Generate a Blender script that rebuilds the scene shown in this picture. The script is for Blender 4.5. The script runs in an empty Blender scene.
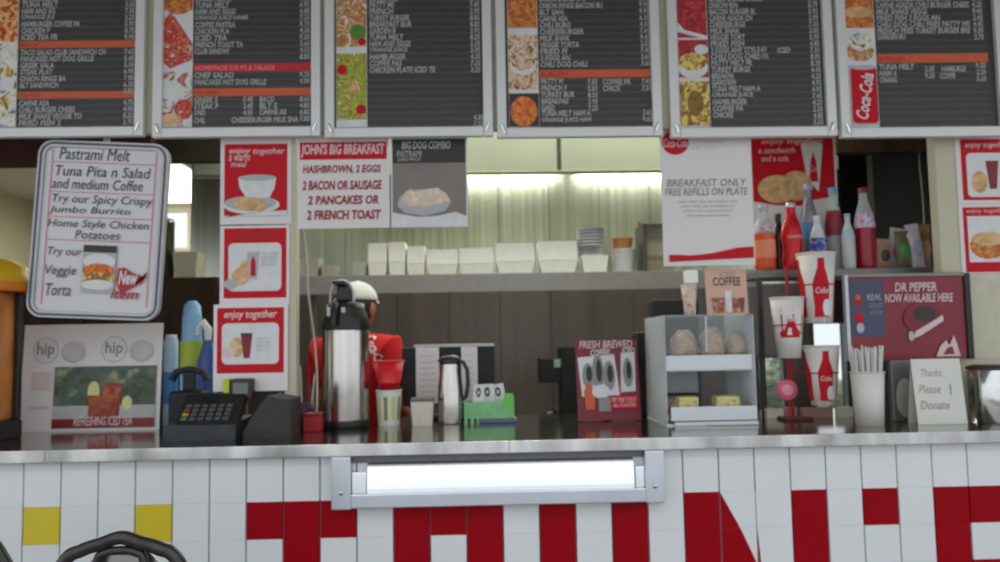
import bpy, bmesh, math, random
from mathutils import Vector, Matrix
from mathutils.bvhtree import BVHTree
random.seed(7)
SC = bpy.context.scene
COL = SC.collection

# ------------------------------------------------------------------ camera
F_PX, PITCH, YAW, ROLL = 805.9, math.radians(4.35), math.radians(1.448), math.radians(1.015)
CD, CZ = 2.433, 1.36
cd = bpy.data.cameras.new('camera'); cam = bpy.data.objects.new('camera', cd); COL.objects.link(cam)
fw = Vector((math.sin(YAW)*math.cos(PITCH), math.cos(YAW)*math.cos(PITCH), math.sin(PITCH)))
r0 = Vector((math.cos(YAW), -math.sin(YAW), 0)); u0 = r0.cross(fw)
RT = r0*math.cos(ROLL) - u0*math.sin(ROLL); UP = u0*math.cos(ROLL) + r0*math.sin(ROLL)
m = Matrix.Identity(4)
for i in range(3):
    m[i][0] = RT[i]; m[i][1] = UP[i]; m[i][2] = -fw[i]
m.translation = Vector((0, -CD, CZ)); cam.matrix_world = m
cd.sensor_width = 36.0; cd.lens = F_PX/1000*36.0; cd.clip_start = 0.02; cd.clip_end = 200
cd.dof.use_dof = True; cd.dof.focus_distance = 1.0; cd.dof.aperture_fstop = cd.lens/1000/.0042   # focused too near, everything slightly soft
SC.camera = cam

# ------------------------------------------------------------------ world, light, exposure
SC.view_settings.view_transform = 'Standard'; SC.view_settings.look = 'None'
SC.view_settings.exposure = 0.40; SC.view_settings.gamma = 1.0
SC.view_settings.use_curve_mapping = False
W = bpy.data.worlds.new('overcast_sky'); SC.world = W; W.use_nodes = True
wn = W.node_tree.nodes; wl = W.node_tree.links
bg = wn['Background']; bg.inputs['Strength'].default_value = 1.0
tc = wn.new('ShaderNodeTexCoord'); sep = wn.new('ShaderNodeSeparateXYZ'); rp = wn.new('ShaderNodeValToRGB')
wl.new(tc.outputs['Generated'], sep.inputs[0]); wl.new(sep.outputs['Z'], rp.inputs[0]); wl.new(rp.outputs[0], bg.inputs['Color'])
rp.color_ramp.elements[0].position = 0.0; rp.color_ramp.elements[0].color = (0.80, 0.85, 0.90, 1)
rp.color_ramp.elements[1].position = 0.6; rp.color_ramp.elements[1].color = (0.95, 1.0, 1.06, 1)

def area_light(name, loc, rot, sx, sy, power, col):
    l = bpy.data.lights.new(name, 'AREA'); l.shape = 'RECTANGLE'; l.size = sx; l.size_y = sy; l.energy = power; l.color = col
    o = bpy.data.objects.new(name, l); COL.objects.link(o); o.location = loc; o.rotation_euler = rot
    return o
# fluorescent tubes of the kitchen: under the hood, on the ceiling, and in the deeper room on the left
for hx_, hl_ in ((-1.05, .55), (0.0, .42), (0.35, .30), (1.0, .75)):
    area_light('hood_tube_light', (hx_, 2.0, 2.42), (0, 0, 0), hl_, 0.16, 10*hl_, (1.0, 1.0, .86))
area_light('kitchen_ceiling_light', (0.3, 0.95, 2.62), (0, 0, 0), 2.4, 0.25, 15, (1.0, 1.0, .88))
area_light('back_room_light', (-2.9, 4.0, 2.60), (0, 0, 0), .9, 1.2, 14, (1.0, 0.98, 0.88))

# ------------------------------------------------------------------ helpers
def P(px, py, Y):
    d = fw + RT*((px-500)/F_PX) - UP*((py-281)/F_PX)
    return Vector((0, -CD, CZ)) + d*((Y+CD)/d.y)
def SZ(npx, Y): return npx*(Y+CD)/F_PX
CT = 1.07                                       # countertop height

MATS = {}
def mat(name, col=(.8,.8,.8), rough=.5, metal=0.0, var=.06, scale=30, stretch=(1,1,1), bump=0.0, emit=None, estr=0, alpha=None, coat=0, ior=1.45, spec=.5):
    if name in MATS: return MATS[name]
    M = bpy.data.materials.new(name); M.use_nodes = True
    n = M.node_tree.nodes; l = M.node_tree.links; b = n['Principled BSDF']
    b.inputs['Roughness'].default_value = rough; b.inputs['Metallic'].default_value = metal
    b.inputs['IOR'].default_value = ior
    b.inputs['Specular IOR Level'].default_value = spec
    if coat: b.inputs['Coat Weight'].default_value = coat; b.inputs['Coat Roughness'].default_value = .05
    t = n.new('ShaderNodeTexCoord'); mp = n.new('ShaderNodeMapping'); mp.inputs['Scale'].default_value = stretch
    nz = n.new('ShaderNodeTexNoise'); nz.inputs['Scale'].default_value = scale; nz.inputs['Detail'].default_value = 3
    l.new(t.outputs['Object'], mp.inputs[0]); l.new(mp.outputs[0], nz.inputs['Vector'])
    cr = n.new('ShaderNodeValToRGB')
    a = [max(0, c*(1-var)) for c in col]; z = [min(1, c*(1+var)) for c in col]
    cr.color_ramp.elements[0].color = (*a, 1); cr.color_ramp.elements[1].color = (*z, 1)
    cr.color_ramp.elements[0].position = .3; cr.color_ramp.elements[1].position = .7
    l.new(nz.outputs['Fac'], cr.inputs[0]); l.new(cr.outputs[0], b.inputs['Base Color'])
    if bump:
        bp = n.new('ShaderNodeBump'); bp.inputs['Strength'].default_value = bump; bp.inputs['Distance'].default_value = .01
        l.new(nz.outputs['Fac'], bp.inputs['Height']); l.new(bp.outputs[0], b.inputs['Normal'])
    if emit:
        b.inputs['Emission Color'].default_value = (*emit, 1); b.inputs['Emission Strength'].default_value = estr
    if alpha is not None:                        # clear plastic / glass: fresnel mix of transparency and gloss
        tr = n.new('ShaderNodeBsdfTransparent'); tr.inputs[0].default_value = (*[min(1, .6+.4*c) for c in col], 1)
        mx = n.new('ShaderNodeMixShader'); fr = n.new('ShaderNodeFresnel'); fr.inputs['IOR'].default_value = 1.5
        ad = n.new('ShaderNodeMath'); ad.operation = 'ADD'; ad.use_clamp = True; ad.inputs[1].default_value = alpha
        l.new(fr.outputs[0], ad.inputs[0]); l.new(ad.outputs[0], mx.inputs[0])
        l.new(tr.outputs[0], mx.inputs[1]); l.new(b.outputs[0], mx.inputs[2])
        l.new(mx.outputs[0], n['Material Output'].inputs['Surface'])
    MATS[name] = M
    return M
def food(name, pal, scale=60, rough=.6):
    if name in MATS: return MATS[name]
    M = bpy.data.materials.new(name); M.use_nodes = True
    n = M.node_tree.nodes; l = M.node_tree.links; b = n['Principled BSDF']; b.inputs['Roughness'].default_value = rough
    t = n.new('ShaderNodeTexCoord'); nz = n.new('ShaderNodeTexNoise'); nz.inputs['Scale'].default_value = scale
    nz.inputs['Detail'].default_value = 2.5; nz.inputs['Distortion'].default_value = 1.2
    cr = n.new('ShaderNodeValToRGB'); l.new(t.outputs['Object'], nz.inputs['Vector']); l.new(nz.outputs['Fac'], cr.inputs[0])
    l.new(cr.outputs[0], b.inputs['Base Color'])
    k = len(pal); els = cr.color_ramp.elements
    while len(els) < k: els.new(.5)
    for i, c in enumerate(pal):
        els[i].position = .30 + .40*i/(k-1); els[i].color = (*c, 1)
    MATS[name] = M
    return M
def lin(r, g, b):
    return tuple(((c/255+.055)/1.055)**2.4 if c > 10 else c/255/12.92 for c in (r, g, b))

class MB:
    def __init__(s): s.v = []; s.f = []; s.mi = []; s.sm = []; s.mats = []
    def m(s, M):
        if M not in s.mats: s.mats.append(M)
        return s.mats.index(M)
    def add(s, vs, fs, M, smooth=False, T=None):
        o = len(s.v); k = s.m(M)
        for p in vs: s.v.append(tuple((T @ Vector(p)) if T else p))
        for f in fs: s.f.append(tuple(o+i for i in f)); s.mi.append(k); s.sm.append(smooth)
        return s
    def bm(s, b, M, smooth=False, T=None):
        b.verts.index_update()
        return s.add([v.co.copy() for v in b.verts], [[v.index for v in f.verts] for f in b.faces], M, smooth, T)
    def box(s, x0, x1, y0, y1, z0, z1, M, bev=0, seg=2, T=None):
        b = bmesh.new(); bmesh.ops.create_cube(b, size=1)
        for v in b.verts: v.co = Vector(((x0+x1)/2+v.co.x*(x1-x0), (y0+y1)/2+v.co.y*(y1-y0), (z0+z1)/2+v.co.z*(z1-z0)))
        if bev: bmesh.ops.bevel(b, geom=list(b.edges), offset=bev, segments=seg, affect='EDGES', profile=.6)
        s.bm(b, M, False, T); b.free(); return s
    def lathe(s, prof, M, c=(0,0,0), seg=28, T=None, smooth=True, caps=True, sx=1, sy=1):
        vs = []; fs = []; n = len(prof)
        for (r, z) in prof:
            for i in range(seg):
                a = 2*math.pi*i/seg; vs.append((c[0]+r*math.cos(a)*sx, c[1]+r*math.sin(a)*sy, c[2]+z))
        for k in range(n-1):
            for i in range(seg):
                j = (i+1) % seg; fs.append((k*seg+i, k*seg+j, (k+1)*seg+j, (k+1)*seg+i))
        s.add(vs, fs, M, smooth, T)
        if caps:
            if prof[0][0] > 1e-4: s.add(vs[:seg], [tuple(range(seg))[::-1]], M, False, T)
            if prof[-1][0] > 1e-4: s.add(vs[-seg:], [tuple(range(seg))], M, False, T)
        return s
    def tube(s, pts, r, M, seg=10, closed=False, T=None):
        pts = [Vector(p) for p in pts]; n = len(pts); vs = []; fs = []
        rs = r if isinstance(r, (list, tuple)) else [r]*n
        up = Vector((0, 0, 1)); prev = None
        for i, p in enumerate(pts):
            if closed: t = (pts[(i+1) % n]-pts[i-1]).normalized()
            else: t = (pts[min(i+1, n-1)]-pts[max(i-1, 0)]).normalized()
            if prev is None:
                a = t.orthogonal().normalized()
            else:
                a = (prev-t*prev.dot(t)).normalized()
            prev = a; b = t.cross(a)
            for k in range(seg):
                g = 2*math.pi*k/seg; vs.append(p+(a*math.cos(g)+b*math.sin(g))*rs[i])
        for i in range(n if closed else n-1):
            j = (i+1) % n
            for k in range(seg):
                q = (k+1) % seg; fs.append((i*seg+k, i*seg+q, j*seg+q, j*seg+k))
        s.add(vs, fs, M, True, T)
        if not closed:
            s.add(vs[:seg], [tuple(range(seg))[::-1]], M, False, T); s.add(vs[-seg:], [tuple(range(seg))], M, False, T)
        return s
    def prism(s, poly, y0, y1, M, T=None, smooth=False):      # polygon in XZ extruded along Y
        n = len(poly)
        vs = [(x, y0, z) for x, z in poly]+[(x, y1, z) for x, z in poly]
        fs = [tuple(range(n)), tuple(range(2*n-1, n-1, -1))]+[(i, n+i, n+(i+1) % n, (i+1) % n) for i in range(n)]
        return s.add(vs, fs, M, smooth, T)
    def prismx(s, poly, x0, x1, M):                            # polygon in YZ extruded along X
        n = len(poly)
        vs = [(x0, y, z) for y, z in poly]+[(x1, y, z) for y, z in poly]
        fs = [tuple(range(n))[::-1], tuple(range(n, 2*n))]+[(i, (i+1) % n, n+(i+1) % n, n+i) for i in range(n)]
        return s.add(vs, fs, M)
    def ellipsoid(s, c, r, M, T=None, us=20, vs_=14, fn=None):
        b = bmesh.new(); bmesh.ops.create_uvsphere(b, u_segments=us, v_segments=vs_, radius=1)
        for v in b.verts:
            q = v.co.copy()
            if fn: q = fn(q)
            v.co = Vector((c[0]+q.x*r[0], c[1]+q.y*r[1], c[2]+q.z*r[2]))
        s.bm(b, M, True, T); b.free(); return s
    def build(s, name, parent=None, loc=None, rot=None):
        me = bpy.data.meshes.new(name); me.from_pydata(s.v, [], s.f)
        for M in s.mats: me.materials.append(M)
        me.polygons.foreach_set('material_index', s.mi); me.polygons.foreach_set('use_smooth', s.sm)
        me.update()
        o = bpy.data.objects.new(name, me); COL.objects.link(o)
        if parent: o.parent = parent
        if loc is not None: o.location = loc
        if rot is not None: o.rotation_euler = rot
        return o

def tag(o, label=None, cat=None, group=None, kind=None):
    if label: o['label'] = label
    if cat: o['category'] = cat
    if group: o['group'] = group
    if kind: o['kind'] = kind
    return o
def thing(name, loc, label, cat, group=None, rot=None):
    o = bpy.data.objects.new(name, None); COL.objects.link(o); o.location = loc; o.empty_display_size = .05
    if rot: o.rotation_euler = rot
    return tag(o, label, cat, group)

_tc = {}
def text_polys(body, shear=0.0, bold=0.0):
    key = (body, shear, bold)
    if key in _tc: return _tc[key]
    c = bpy.data.curves.new('t', 'FONT'); c.body = body; c.shear = shear; c.offset = bold; c.resolution_u = 2
    o = bpy.data.objects.new('t', c); COL.objects.link(o)
    dg = bpy.context.evaluated_depsgraph_get(); dg.update()
    me = o.evaluated_get(dg).to_mesh()
    vs = [(v.co.x, v.co.y) for v in me.vertices]; fs = [tuple(p.vertices) for p in me.polygons]
    o.evaluated_get(dg).to_mesh_clear()
    bpy.data.objects.remove(o); bpy.data.curves.remove(c)
    _tc[key] = (vs, fs); return vs, fs

class Sheet:
    """a flat printed thing; layout is drafted in photo-pixel units around its own centre, then lives in metres"""
    def __init__(s, box, Y, base, th=.002, bev=0):
        s.x0, s.y0, s.x1, s.y1 = box; s.cx = (s.x0+s.x1)/2; s.cy = (s.y0+s.y1)/2; s.c = P(s.cx, s.cy, Y)
        s.k = (P(s.x1, s.cy, Y).x-P(s.x0, s.cy, Y).x)/(s.x1-s.x0); s.kz = (P(s.cx, s.y0, Y).z-P(s.cx, s.y1, Y).z)/(s.y1-s.y0)
        s.W = (s.x1-s.x0)*s.k; s.H = (s.y1-s.y0)*s.kz
        s.th = th; s.mb = MB(); s.n = 0; s.y = -th/2
        if base: s.mb.box(-s.W/2, s.W/2, -th/2, th/2, 0, s.H, base, bev)
    def uv(s, px, py): return ((px-s.cx)*s.k, s.H/2-(py-s.cy)*s.kz)
    def lay(s): s.n += 1; return s.y-.0004*s.n
    def poly(s, pts, M, y=None):
        y = s.lay() if y is None else y
        s.mb.add([(*(lambda a: (a[0], y, a[1]))(s.uv(*p)),) for p in pts], [tuple(range(len(pts)))], M); return s
    def rect(s, x0, y0, x1, y1, M): return s.poly([(x0, y1), (x1, y1), (x1, y0), (x0, y0)], M)
    def ell(s, cx, cy, rx, ry, M, n=24, a0=0):
        return s.poly([(cx+rx*math.cos(2*math.pi*i/n+a0), cy-ry*math.sin(2*math.pi*i/n+a0)) for i in range(n)], M)
    def rrect(s, x0, y0, x1, y1, r, M):
        pts = []
        for (cx, cy, a) in ((x1-r, y1-r, -90), (x1-r, y0+r, 0), (x0+r, y0+r, 90), (x0+r, y1-r, 180)):
            for k in range(6):
                g = math.radians(a+18*k); pts.append((cx+r*math.cos(g), cy-r*math.sin(g)))
        return s.poly(pts, M)
    def text(s, body, x0, y0, x1, y1, M, shear=0., bold=.0, rot=0, y=None):
        vs, fs = text_polys(body, shear, bold)
        if not fs: return s
        ax = min(v[0] for v in vs); bx = max(v[0] for v in vs); ay = min(v[1] for v in vs); by = max(v[1] for v in vs)
        y = s.lay() if y is None else y
        out = []; mx, my = (x0+x1)/2, (y0+y1)/2; cr, sr = math.cos(rot), math.sin(rot)
        for v in vs:
            px = x0+(v[0]-ax)/max(1e-6, bx-ax)*(x1-x0); py = y1-(v[1]-ay)/max(1e-6, by-ay)*(y1-y0)
            dx, dy = px-mx, py-my; px, py = mx+dx*cr+dy*sr, my-dx*sr+dy*cr
            a = s.uv(px, py); out.append((a[0], y, a[1]))
        s.mb.add(out, fs, M); return s
    def loc(s, dz=0): return (s.c.x, s.c.y, s.c.z-s.H/2+dz)
    def thing(s, name, label, cat, group=None, rot=None):
        o = s.mb.build(name, None, s.loc(), rot); return tag(o, label, cat, group)

# ------------------------------------------------------------------ materials
WHITE_TILE = mat('white_glazed_tile', (.70,.72,.72), .28, var=.03, scale=4)
RED_TILE = mat('red_glazed_tile', (.30,.0,.006), .5, var=.06, scale=5, spec=.12)
YEL_TILE = mat('yellow_glazed_tile', (.62,.49,.02), .4, var=.05, scale=5)
GROUT = mat('grey_grout', (.16,.17,.17), .9)
STEEL = mat('brushed_steel', (.55,.55,.54), .22, 1, var=.10, scale=14, stretch=(.3,.3,22))
CTSTEEL = mat('worn_countertop_steel', (.36,.345,.31), .13, 1, var=.12, scale=5, stretch=(1.2,6,1))
LIPSTEEL = mat('countertop_edge_steel', (.50,.49,.47), .24, 1, var=.42, scale=2.2, stretch=(3.5,1,1))
TRAYST = mat('tray_steel', (.60,.63,.68), .30, 1, var=.06, scale=7)
TRAYBR = mat('tray_polished_steel', (.93,.95,.98), .20, 1, var=.03, scale=5)
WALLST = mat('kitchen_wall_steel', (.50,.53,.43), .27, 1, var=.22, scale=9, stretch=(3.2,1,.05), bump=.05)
WALLLOW = mat('lower_wall_steel', (.15,.13,.116), .42, .8, var=.14, scale=6, stretch=(3,1,.08))  # grey-brown steel, darkened further to imitate the dimness under the shelf
HOODST = mat('hood_olive_steel', (.31,.345,.26), .5, 0, var=.08, scale=3)
SHELFST = mat('shelf_grey_steel', (.20,.195,.185), .45, .6, var=.08)
CREAM = mat('cream_paint', (.52,.49,.36), .55, var=.03, scale=5)
DKOLIVE = mat('dark_olive_paint', (.045,.042,.025), .7)
DKRED = mat('dark_red_valance', (.06,.014,.01), .7)
DKBROWN = mat('dark_brown_wood', (.032,.018,.010), .7, var=.3, scale=4, stretch=(6,1,.6), spec=.15)
FLOORM = mat('grey_floor_tile', (.22,.21,.20), .5, var=.12, scale=3)
CEILM = mat('ceiling_paint', (.55,.54,.50), .8)
FRAME = mat('satin_white_aluminium', (.66,.655,.635), .35, .15, var=.03, scale=6)
PANEL = mat('charcoal_menu_panel', (.042,.040,.038), .42, var=.08)
RULE = mat('menu_rule_grey', (.12,.117,.112), .5)
MTEXT = mat('menu_text_grey', (.40,.40,.385), .5)
ORANGE = mat('menu_orange_bar', lin(200,90,52), .5)
REDBAR = mat('menu_red_bar', lin(190,38,50), .5)
PINKTXT = mat('menu_pink_text', lin(225,150,150), .5)
PAPER = mat('white_paper', (.72,.68,.67), .6, var=.02, scale=3)
PAPER2 = mat('warm_white_paper', (.62,.59,.53), .6, var=.02, scale=3)
PRED = mat('poster_red_ink', lin(192,22,36), .5, var=.04, scale=4, spec=.2)
PRED2 = mat('poster_dark_red_ink', lin(150,22,34), .5)
PCRIM = mat('burgundy_ink', lin(122,30,42), .45, var=.1, scale=8)
PWHITE = mat('print_white', (.66,.66,.66), .5)
PGREY = mat('print_grey', (.25,.25,.25), .5)
PLGREY = mat('print_light_grey', (.42,.42,.42), .5)
PBLACK = mat('print_black', (.02,.02,.02), .5)
PPINK = mat('print_pale_pink', (.66,.52,.52), .5)
PDARK = mat('print_dark_brown', (.035,.028,.028), .5)
PTAUPE = mat('print_taupe', (.21,.185,.165), .5, var=.12, scale=6)
TAN = food('print_tan_bread', [lin(185,140,90), lin(208,168,115), lin(222,192,148)], 22)
BLACK = mat('black_plastic', (.014,.014,.015), .35, var=.2)
BLACKM = mat('matte_black_plastic', (.010,.010,.011), .6, var=.2)
CHAIRBLK = mat('black_lacquered_metal', (.05,.045,.043), .26, .6, var=.2)
CLEAR = mat('clear_acrylic', (.92,.95,.97), .05, var=.01, alpha=.03)
GLASSW = mat('window_glass', (.9,.95,.95), .02, var=.01, alpha=.02)
CUPW = mat('paper_cup_white', (.68,.65,.60), .5, var=.02)
FOAM = mat('foam_white', (.82,.83,.77), .6, var=.03, scale=20)

# ------------------------------------------------------------------ the setting
def struct(name, mb): return tag(mb.build(name), kind='structure')
XL, XR = -4.2, 3.6
struct('floor', MB().box(-6, 6, -6, 6.2, -.1, 0, FLOORM))
struct('ceiling', MB().box(XL-.1, XR+.1, -1.3, 2.42, 2.75, 2.85, CEILM).box(XL-.1, P(191, 200, 2.3).x+.07, 2.4205, 5.3, 2.75, 2.85, CEILM))
zs = P(500, 131, .30).z                                 # underside of the header the menu boards hang on
struct('wall_front', MB().box(XL, XR, .285, .315, zs, 2.75, CREAM))
BWX0 = P(191, 200, 2.3).x
wA = (P(756,350,2.3).x, P(784,350,2.3).x); wB = (P(812,350,2.3).x, P(848,350,2.3).x)
wz0, wz1, wz1a = P(800,424,2.3).z, P(800,322,2.3).z, P(770,356,2.3).z
def backwall():
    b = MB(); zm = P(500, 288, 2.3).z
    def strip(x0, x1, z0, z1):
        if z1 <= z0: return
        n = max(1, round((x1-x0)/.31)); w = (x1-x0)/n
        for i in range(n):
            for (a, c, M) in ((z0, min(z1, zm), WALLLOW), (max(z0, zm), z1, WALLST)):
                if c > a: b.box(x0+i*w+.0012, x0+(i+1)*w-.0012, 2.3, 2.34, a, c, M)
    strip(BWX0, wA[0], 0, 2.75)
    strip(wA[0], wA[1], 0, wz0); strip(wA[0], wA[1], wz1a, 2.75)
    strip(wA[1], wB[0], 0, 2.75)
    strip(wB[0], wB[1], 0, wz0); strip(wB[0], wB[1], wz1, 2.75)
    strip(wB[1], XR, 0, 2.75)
    b.box(BWX0, wA[0], 2.342, 2.40, 0, 2.75, DKOLIVE)
    b.box(wB[1], XR, 2.342, 2.40, 0, 2.75, DKOLIVE)
    return b
struct('wall_back', backwall())
struct('wall_side', MB().box(BWX0-.0, BWX0+.06, 2.405, 5.2, 0, 2.75, CREAM))
RW = mat('pale_kitchen_wall', (.50,.48,.36), .6)
rx0, rx1 = P(150, 200, 5.2).x, P(191, 200, 5.2).x; rz0, rz1 = P(175, 251, 5.2).z, P(175, 209, 5.2).z
rx1 = min(rx1, BWX0-.02)
b = MB(); b.box(XL, rx0, 5.2, 5.3, 0, 2.75, RW); b.box(rx1, BWX0, 5.2, 5.3, 0, 2.75, RW); b.box(rx0, rx1, 5.2, 5.3, 0, rz0, RW); b.box(rx0, rx1, 5.2, 5.3, rz1, 2.75, RW)
struct('wall_rear', b)
struct('wall_left', MB().box(XL-.1, XL, .0, 5.3, 0, 2.75, CREAM))
struct('wall_right', MB().box(XR, XR+.1, .0, 2.4, 0, 2.75, DKOLIVE))
def win(name, x0, x1, z0, z1):
    b = MB(); t = .012
    for (a, c, d, e) in ((x0, x1, z0, z0+t), (x0, x1, z1-t, z1), (x0, x0+t, z0+t, z1-t), (x1-t, x1, z0+t, z1-t)):
        b.box(a+.0005, c-.0005, 2.29, 2.35, d, e, mat('window_frame_dark', (.05,.05,.045), .5))
    o = struct(name, b)
    MB().box(x0+t, x1-t, 2.318, 2.322, z0+t, z1-t, GLASSW).build('pane', o)
b = MB()
for (a_, c_, d_, e_) in ((rx0, rx1, rz0, rz0+.03), (rx0, rx1, rz1-.03, rz1), (rx0, rx0+.03, rz0+.03, rz1-.03), (rx1-.03, rx1, rz0+.03, rz1-.03)):
    b.box(a_+.0005, c_-.0005, 5.19, 5.25, d_, e_, CREAM)
o = struct('added_window', b); MB().box(rx0+.03, rx1-.03, 5.218, 5.222, rz0+.03, rz1-.03, GLASSW).build('pane', o)  # added window: sky through it stands in for the brightly lit rear wall
win('window_1', wA[0], wA[1], wz0, wz1a); win('window_2', wB[0], wB[1], wz0, wz1)
# cream uprights that carry the header, left and right of the opening
p0 = P(285.5, 300, .33).x; p1 = P(297, 300, .33).x
struct('trim_1', MB().box(p0, p1, .3195, .37, CT, 2.75, CREAM, .003))
q0 = P(936, 200, .34).x; q1 = P(1012, 200, .34).x
struct('trim_6', MB().box(P(740,100,.74).x, P(900,100,.74).x, .745, .765, P(795,131,.74).z-.01, 2.75, CREAM))
struct('trim_2', MB().box(q0, q1, .3305, .38, CT, 2.75, CREAM, .003))
# dark soffits seen behind the header at the far left, and an added dark panel imitating the unlit opening on the right
a = P(-40,165,.9); c = P(150,163,.9)
struct('trim_3', MB().box(a.x, c.x, .9, .95, P(60,165,.9).z, 2.75, DKRED))
a = P(152,160,1.1); c = P(222,160,1.1)
struct('trim_4', MB().box(a.x, c.x, 1.1, 1.16, P(190,161,1.1).z, 2.75, DKOLIVE))
struct('dark_opening_panel', MB().box(P(874,200,1.7).x, P(1100,200,1.7).x, 1.70, 1.76, 0, 2.75, mat('dark_opening_shade', (.022,.019,.014), .6, var=.2, scale=3)))
struct('trim_5', MB().box(P(838,150,1.1).x, P(1010,150,1.1).x, 1.1, 1.16, P(880,152,1.1).z, 2.75, DKBROWN))

# ------------------------------------------------------------------ counter with tiled front
T = .108; Z0 = .903
X0 = -1.34560
TOPZ = CT-.034
cnt = thing('service_counter', (0, 0, 0), 'long white tiled diner counter with red and yellow tiles and a steel top', 'counter')
tl = MB(); tl.box(X0-13*T, X0+43*T, .006, .70, .004, TOPZ-.001, GROUT)
red = {}
for k in (6, 7, 8): red[(k, 0)] = 1
for r in range(5): red[(7, r)] = 1                       # T
for r in range(5): red[(10, r)] = 1; red[(12, r)] = 1     # O
red[(11, 0)] = 1; red[(11, 4)] = 1
for r in range(5): red[(14, r)] = 1; red[(16, r)] = 1     # U
red[(15, 4)] = 1
for r in range(5): red[(18, r)] = 1; red[(21, r)] = 1     # N
red[(23, 0)] = 1                                          # apostrophe
for r in range(5): red[(25, r)] = 1
red[(26, 0)] = red[(27, 0)] = red[(26, 2)] = red[(26, 4)] = red[(27, 4)] = 1
yel = {(0, 0), (3, 0), (-3, 0), (-6, 0)}
g = .0013
for k in range(-12, 42):
    for r in range(-2, 9):
        z1 = Z0-r*T; z0 = z1-T; z1 = min(z1, TOPZ-.002); z0 = max(z0, .01)
        if z1-z0 < .01: continue
        x0 = X0+k*T; x1 = x0+T
        M = RED_TILE if (k, r) in red else YEL_TILE if (k, r) in yel else WHITE_TILE
        gv = .0002
        xa, xb, za, zb = x0+g, x1-g, z0+gv, z1-gv
        e = .0012
        if k in (19, 20) and 0 <= r < 4:                  # the N's diagonal cuts across tiles: two colours in one tile
            tl.box(xa, xb, 0.0012, .006, za, zb, WHITE_TILE)
            def dx(z, off=0): return X0+19*T+off+(Z0-z)*.545
            def cl(x): return min(max(x, xa), xb)
            lo_ = -9*T if k == 19 and r < 2 else -1.13*T
            pts = [(cl(dx(zb, lo_)), zb), (cl(dx(zb)), zb), (cl(dx(za)), za), (cl(dx(za, lo_)), za)]
            if max(p[0] for p in pts)-min(p[0] for p in pts) > .004:
                tl.add([(x, .0004, z) for x, z in pts][::-1], [(0, 1, 2, 3)], RED_TILE)
            continue
        tl.add([(xa, .006, za), (xb, .006, za), (xb, .006, zb), (xa, .006, zb),
                (xa+e, 0, za), (xb-e, 0, za), (xb-e, 0, zb), (xa+e, 0, zb)],
               [(4, 5, 6, 7), (0, 1, 5, 4), (1, 2, 6, 5), (2, 3, 7, 6), (3, 0, 4, 7)], M)
tl.build('tiled_front', cnt)
ct = MB(); ct.box(XL+.01, XR-.01, -.022, .82, TOPZ, CT, CTSTEEL)
ct.build('countertop', cnt)
lp = MB(); xx = XL+.01
for w in (1.3, 1.62, 1.35, 1.75, 1.76):                   # folded steel edge in lengths
    lp.box(xx, min(xx+w, XR-.01)-.0008, -.030, -.0225, TOPZ-.002, CT, LIPSTEEL, .002); xx += w
lp.build('folded_edge', cnt)

# steel tray hung below the counter edge
ty0 = -.0005
tr_c = P(497, 500, -.045)
tx0, tx1 = P(331, 480, -.045).x, P(665, 480, -.045).x; zb = P(497, 507, -.045).z; zt = TOPZ-.0025
tray = thing('steel_tray', (tr_c.x, -.03, zb), 'shallow polished stainless steel tray hung under the counter edge in front', 'tray')
ox, oz = tr_c.x, zb; Ht = zt-zb; L = tx0-ox; R = tx1-ox; wv = SZ(19, -.045)
b = MB(); b.box(L, L+wv, -.012, .0295, 0, Ht, TRAYST, .003); b.build('side_bracket', tray)
b = MB(); b.box(R-wv, R, -.012, .0295, 0, Ht, TRAYST, .003); b.build('side_bracket', tray)
b = MB(); b.box(L+wv, R-wv, -.016, .0295, .004, .044, TRAYST, .003); b.build('front_lip', tray)
b = MB()
arc = []
for i in range(13):                                       # concave scoop leaning back under the counter
    a_ = math.pi/2*i/12; arc.append((.028-.026*math.cos(a_)*1.0, .0442+.085*math.sin(a_)))
n = len(arc); zz = [(y, z) for y, z in arc]
iL, iR = L+wv+.045, R-wv-.03
for i in range(n-1):
    b.add([(iL, zz[i][0], zz[i][1]), (iR, zz[i][0], zz[i][1]), (iR, zz[i+1][0], zz[i+1][1]), (iL, zz[i+1][0], zz[i+1][1])], [(0, 1, 2, 3)], TRAYBR, True)
b.build('scoop', tray)
for (a_, c_) in ((L+wv, iL-.002), (iR+.002, R-wv)):
    b = MB(); b.box(a_+.001, c_, .002, .029, .0445, .105, TRAYBR, .002); b.build('end_block', tray)
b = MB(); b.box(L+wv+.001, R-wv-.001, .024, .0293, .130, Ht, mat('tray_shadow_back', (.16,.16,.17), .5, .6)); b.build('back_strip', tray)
for xc in (L+wv/2, R-wv/2):
    b = MB(); b.lathe([(0, 0), (.008, 0), (.006, .004), (0, .0045)], TRAYST, T=Matrix.Translation((xc, -.0122, .05)) @ Matrix.Rotation(math.pi/2, 4, 'X'), seg=12); b.build('screw', tray)

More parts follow.
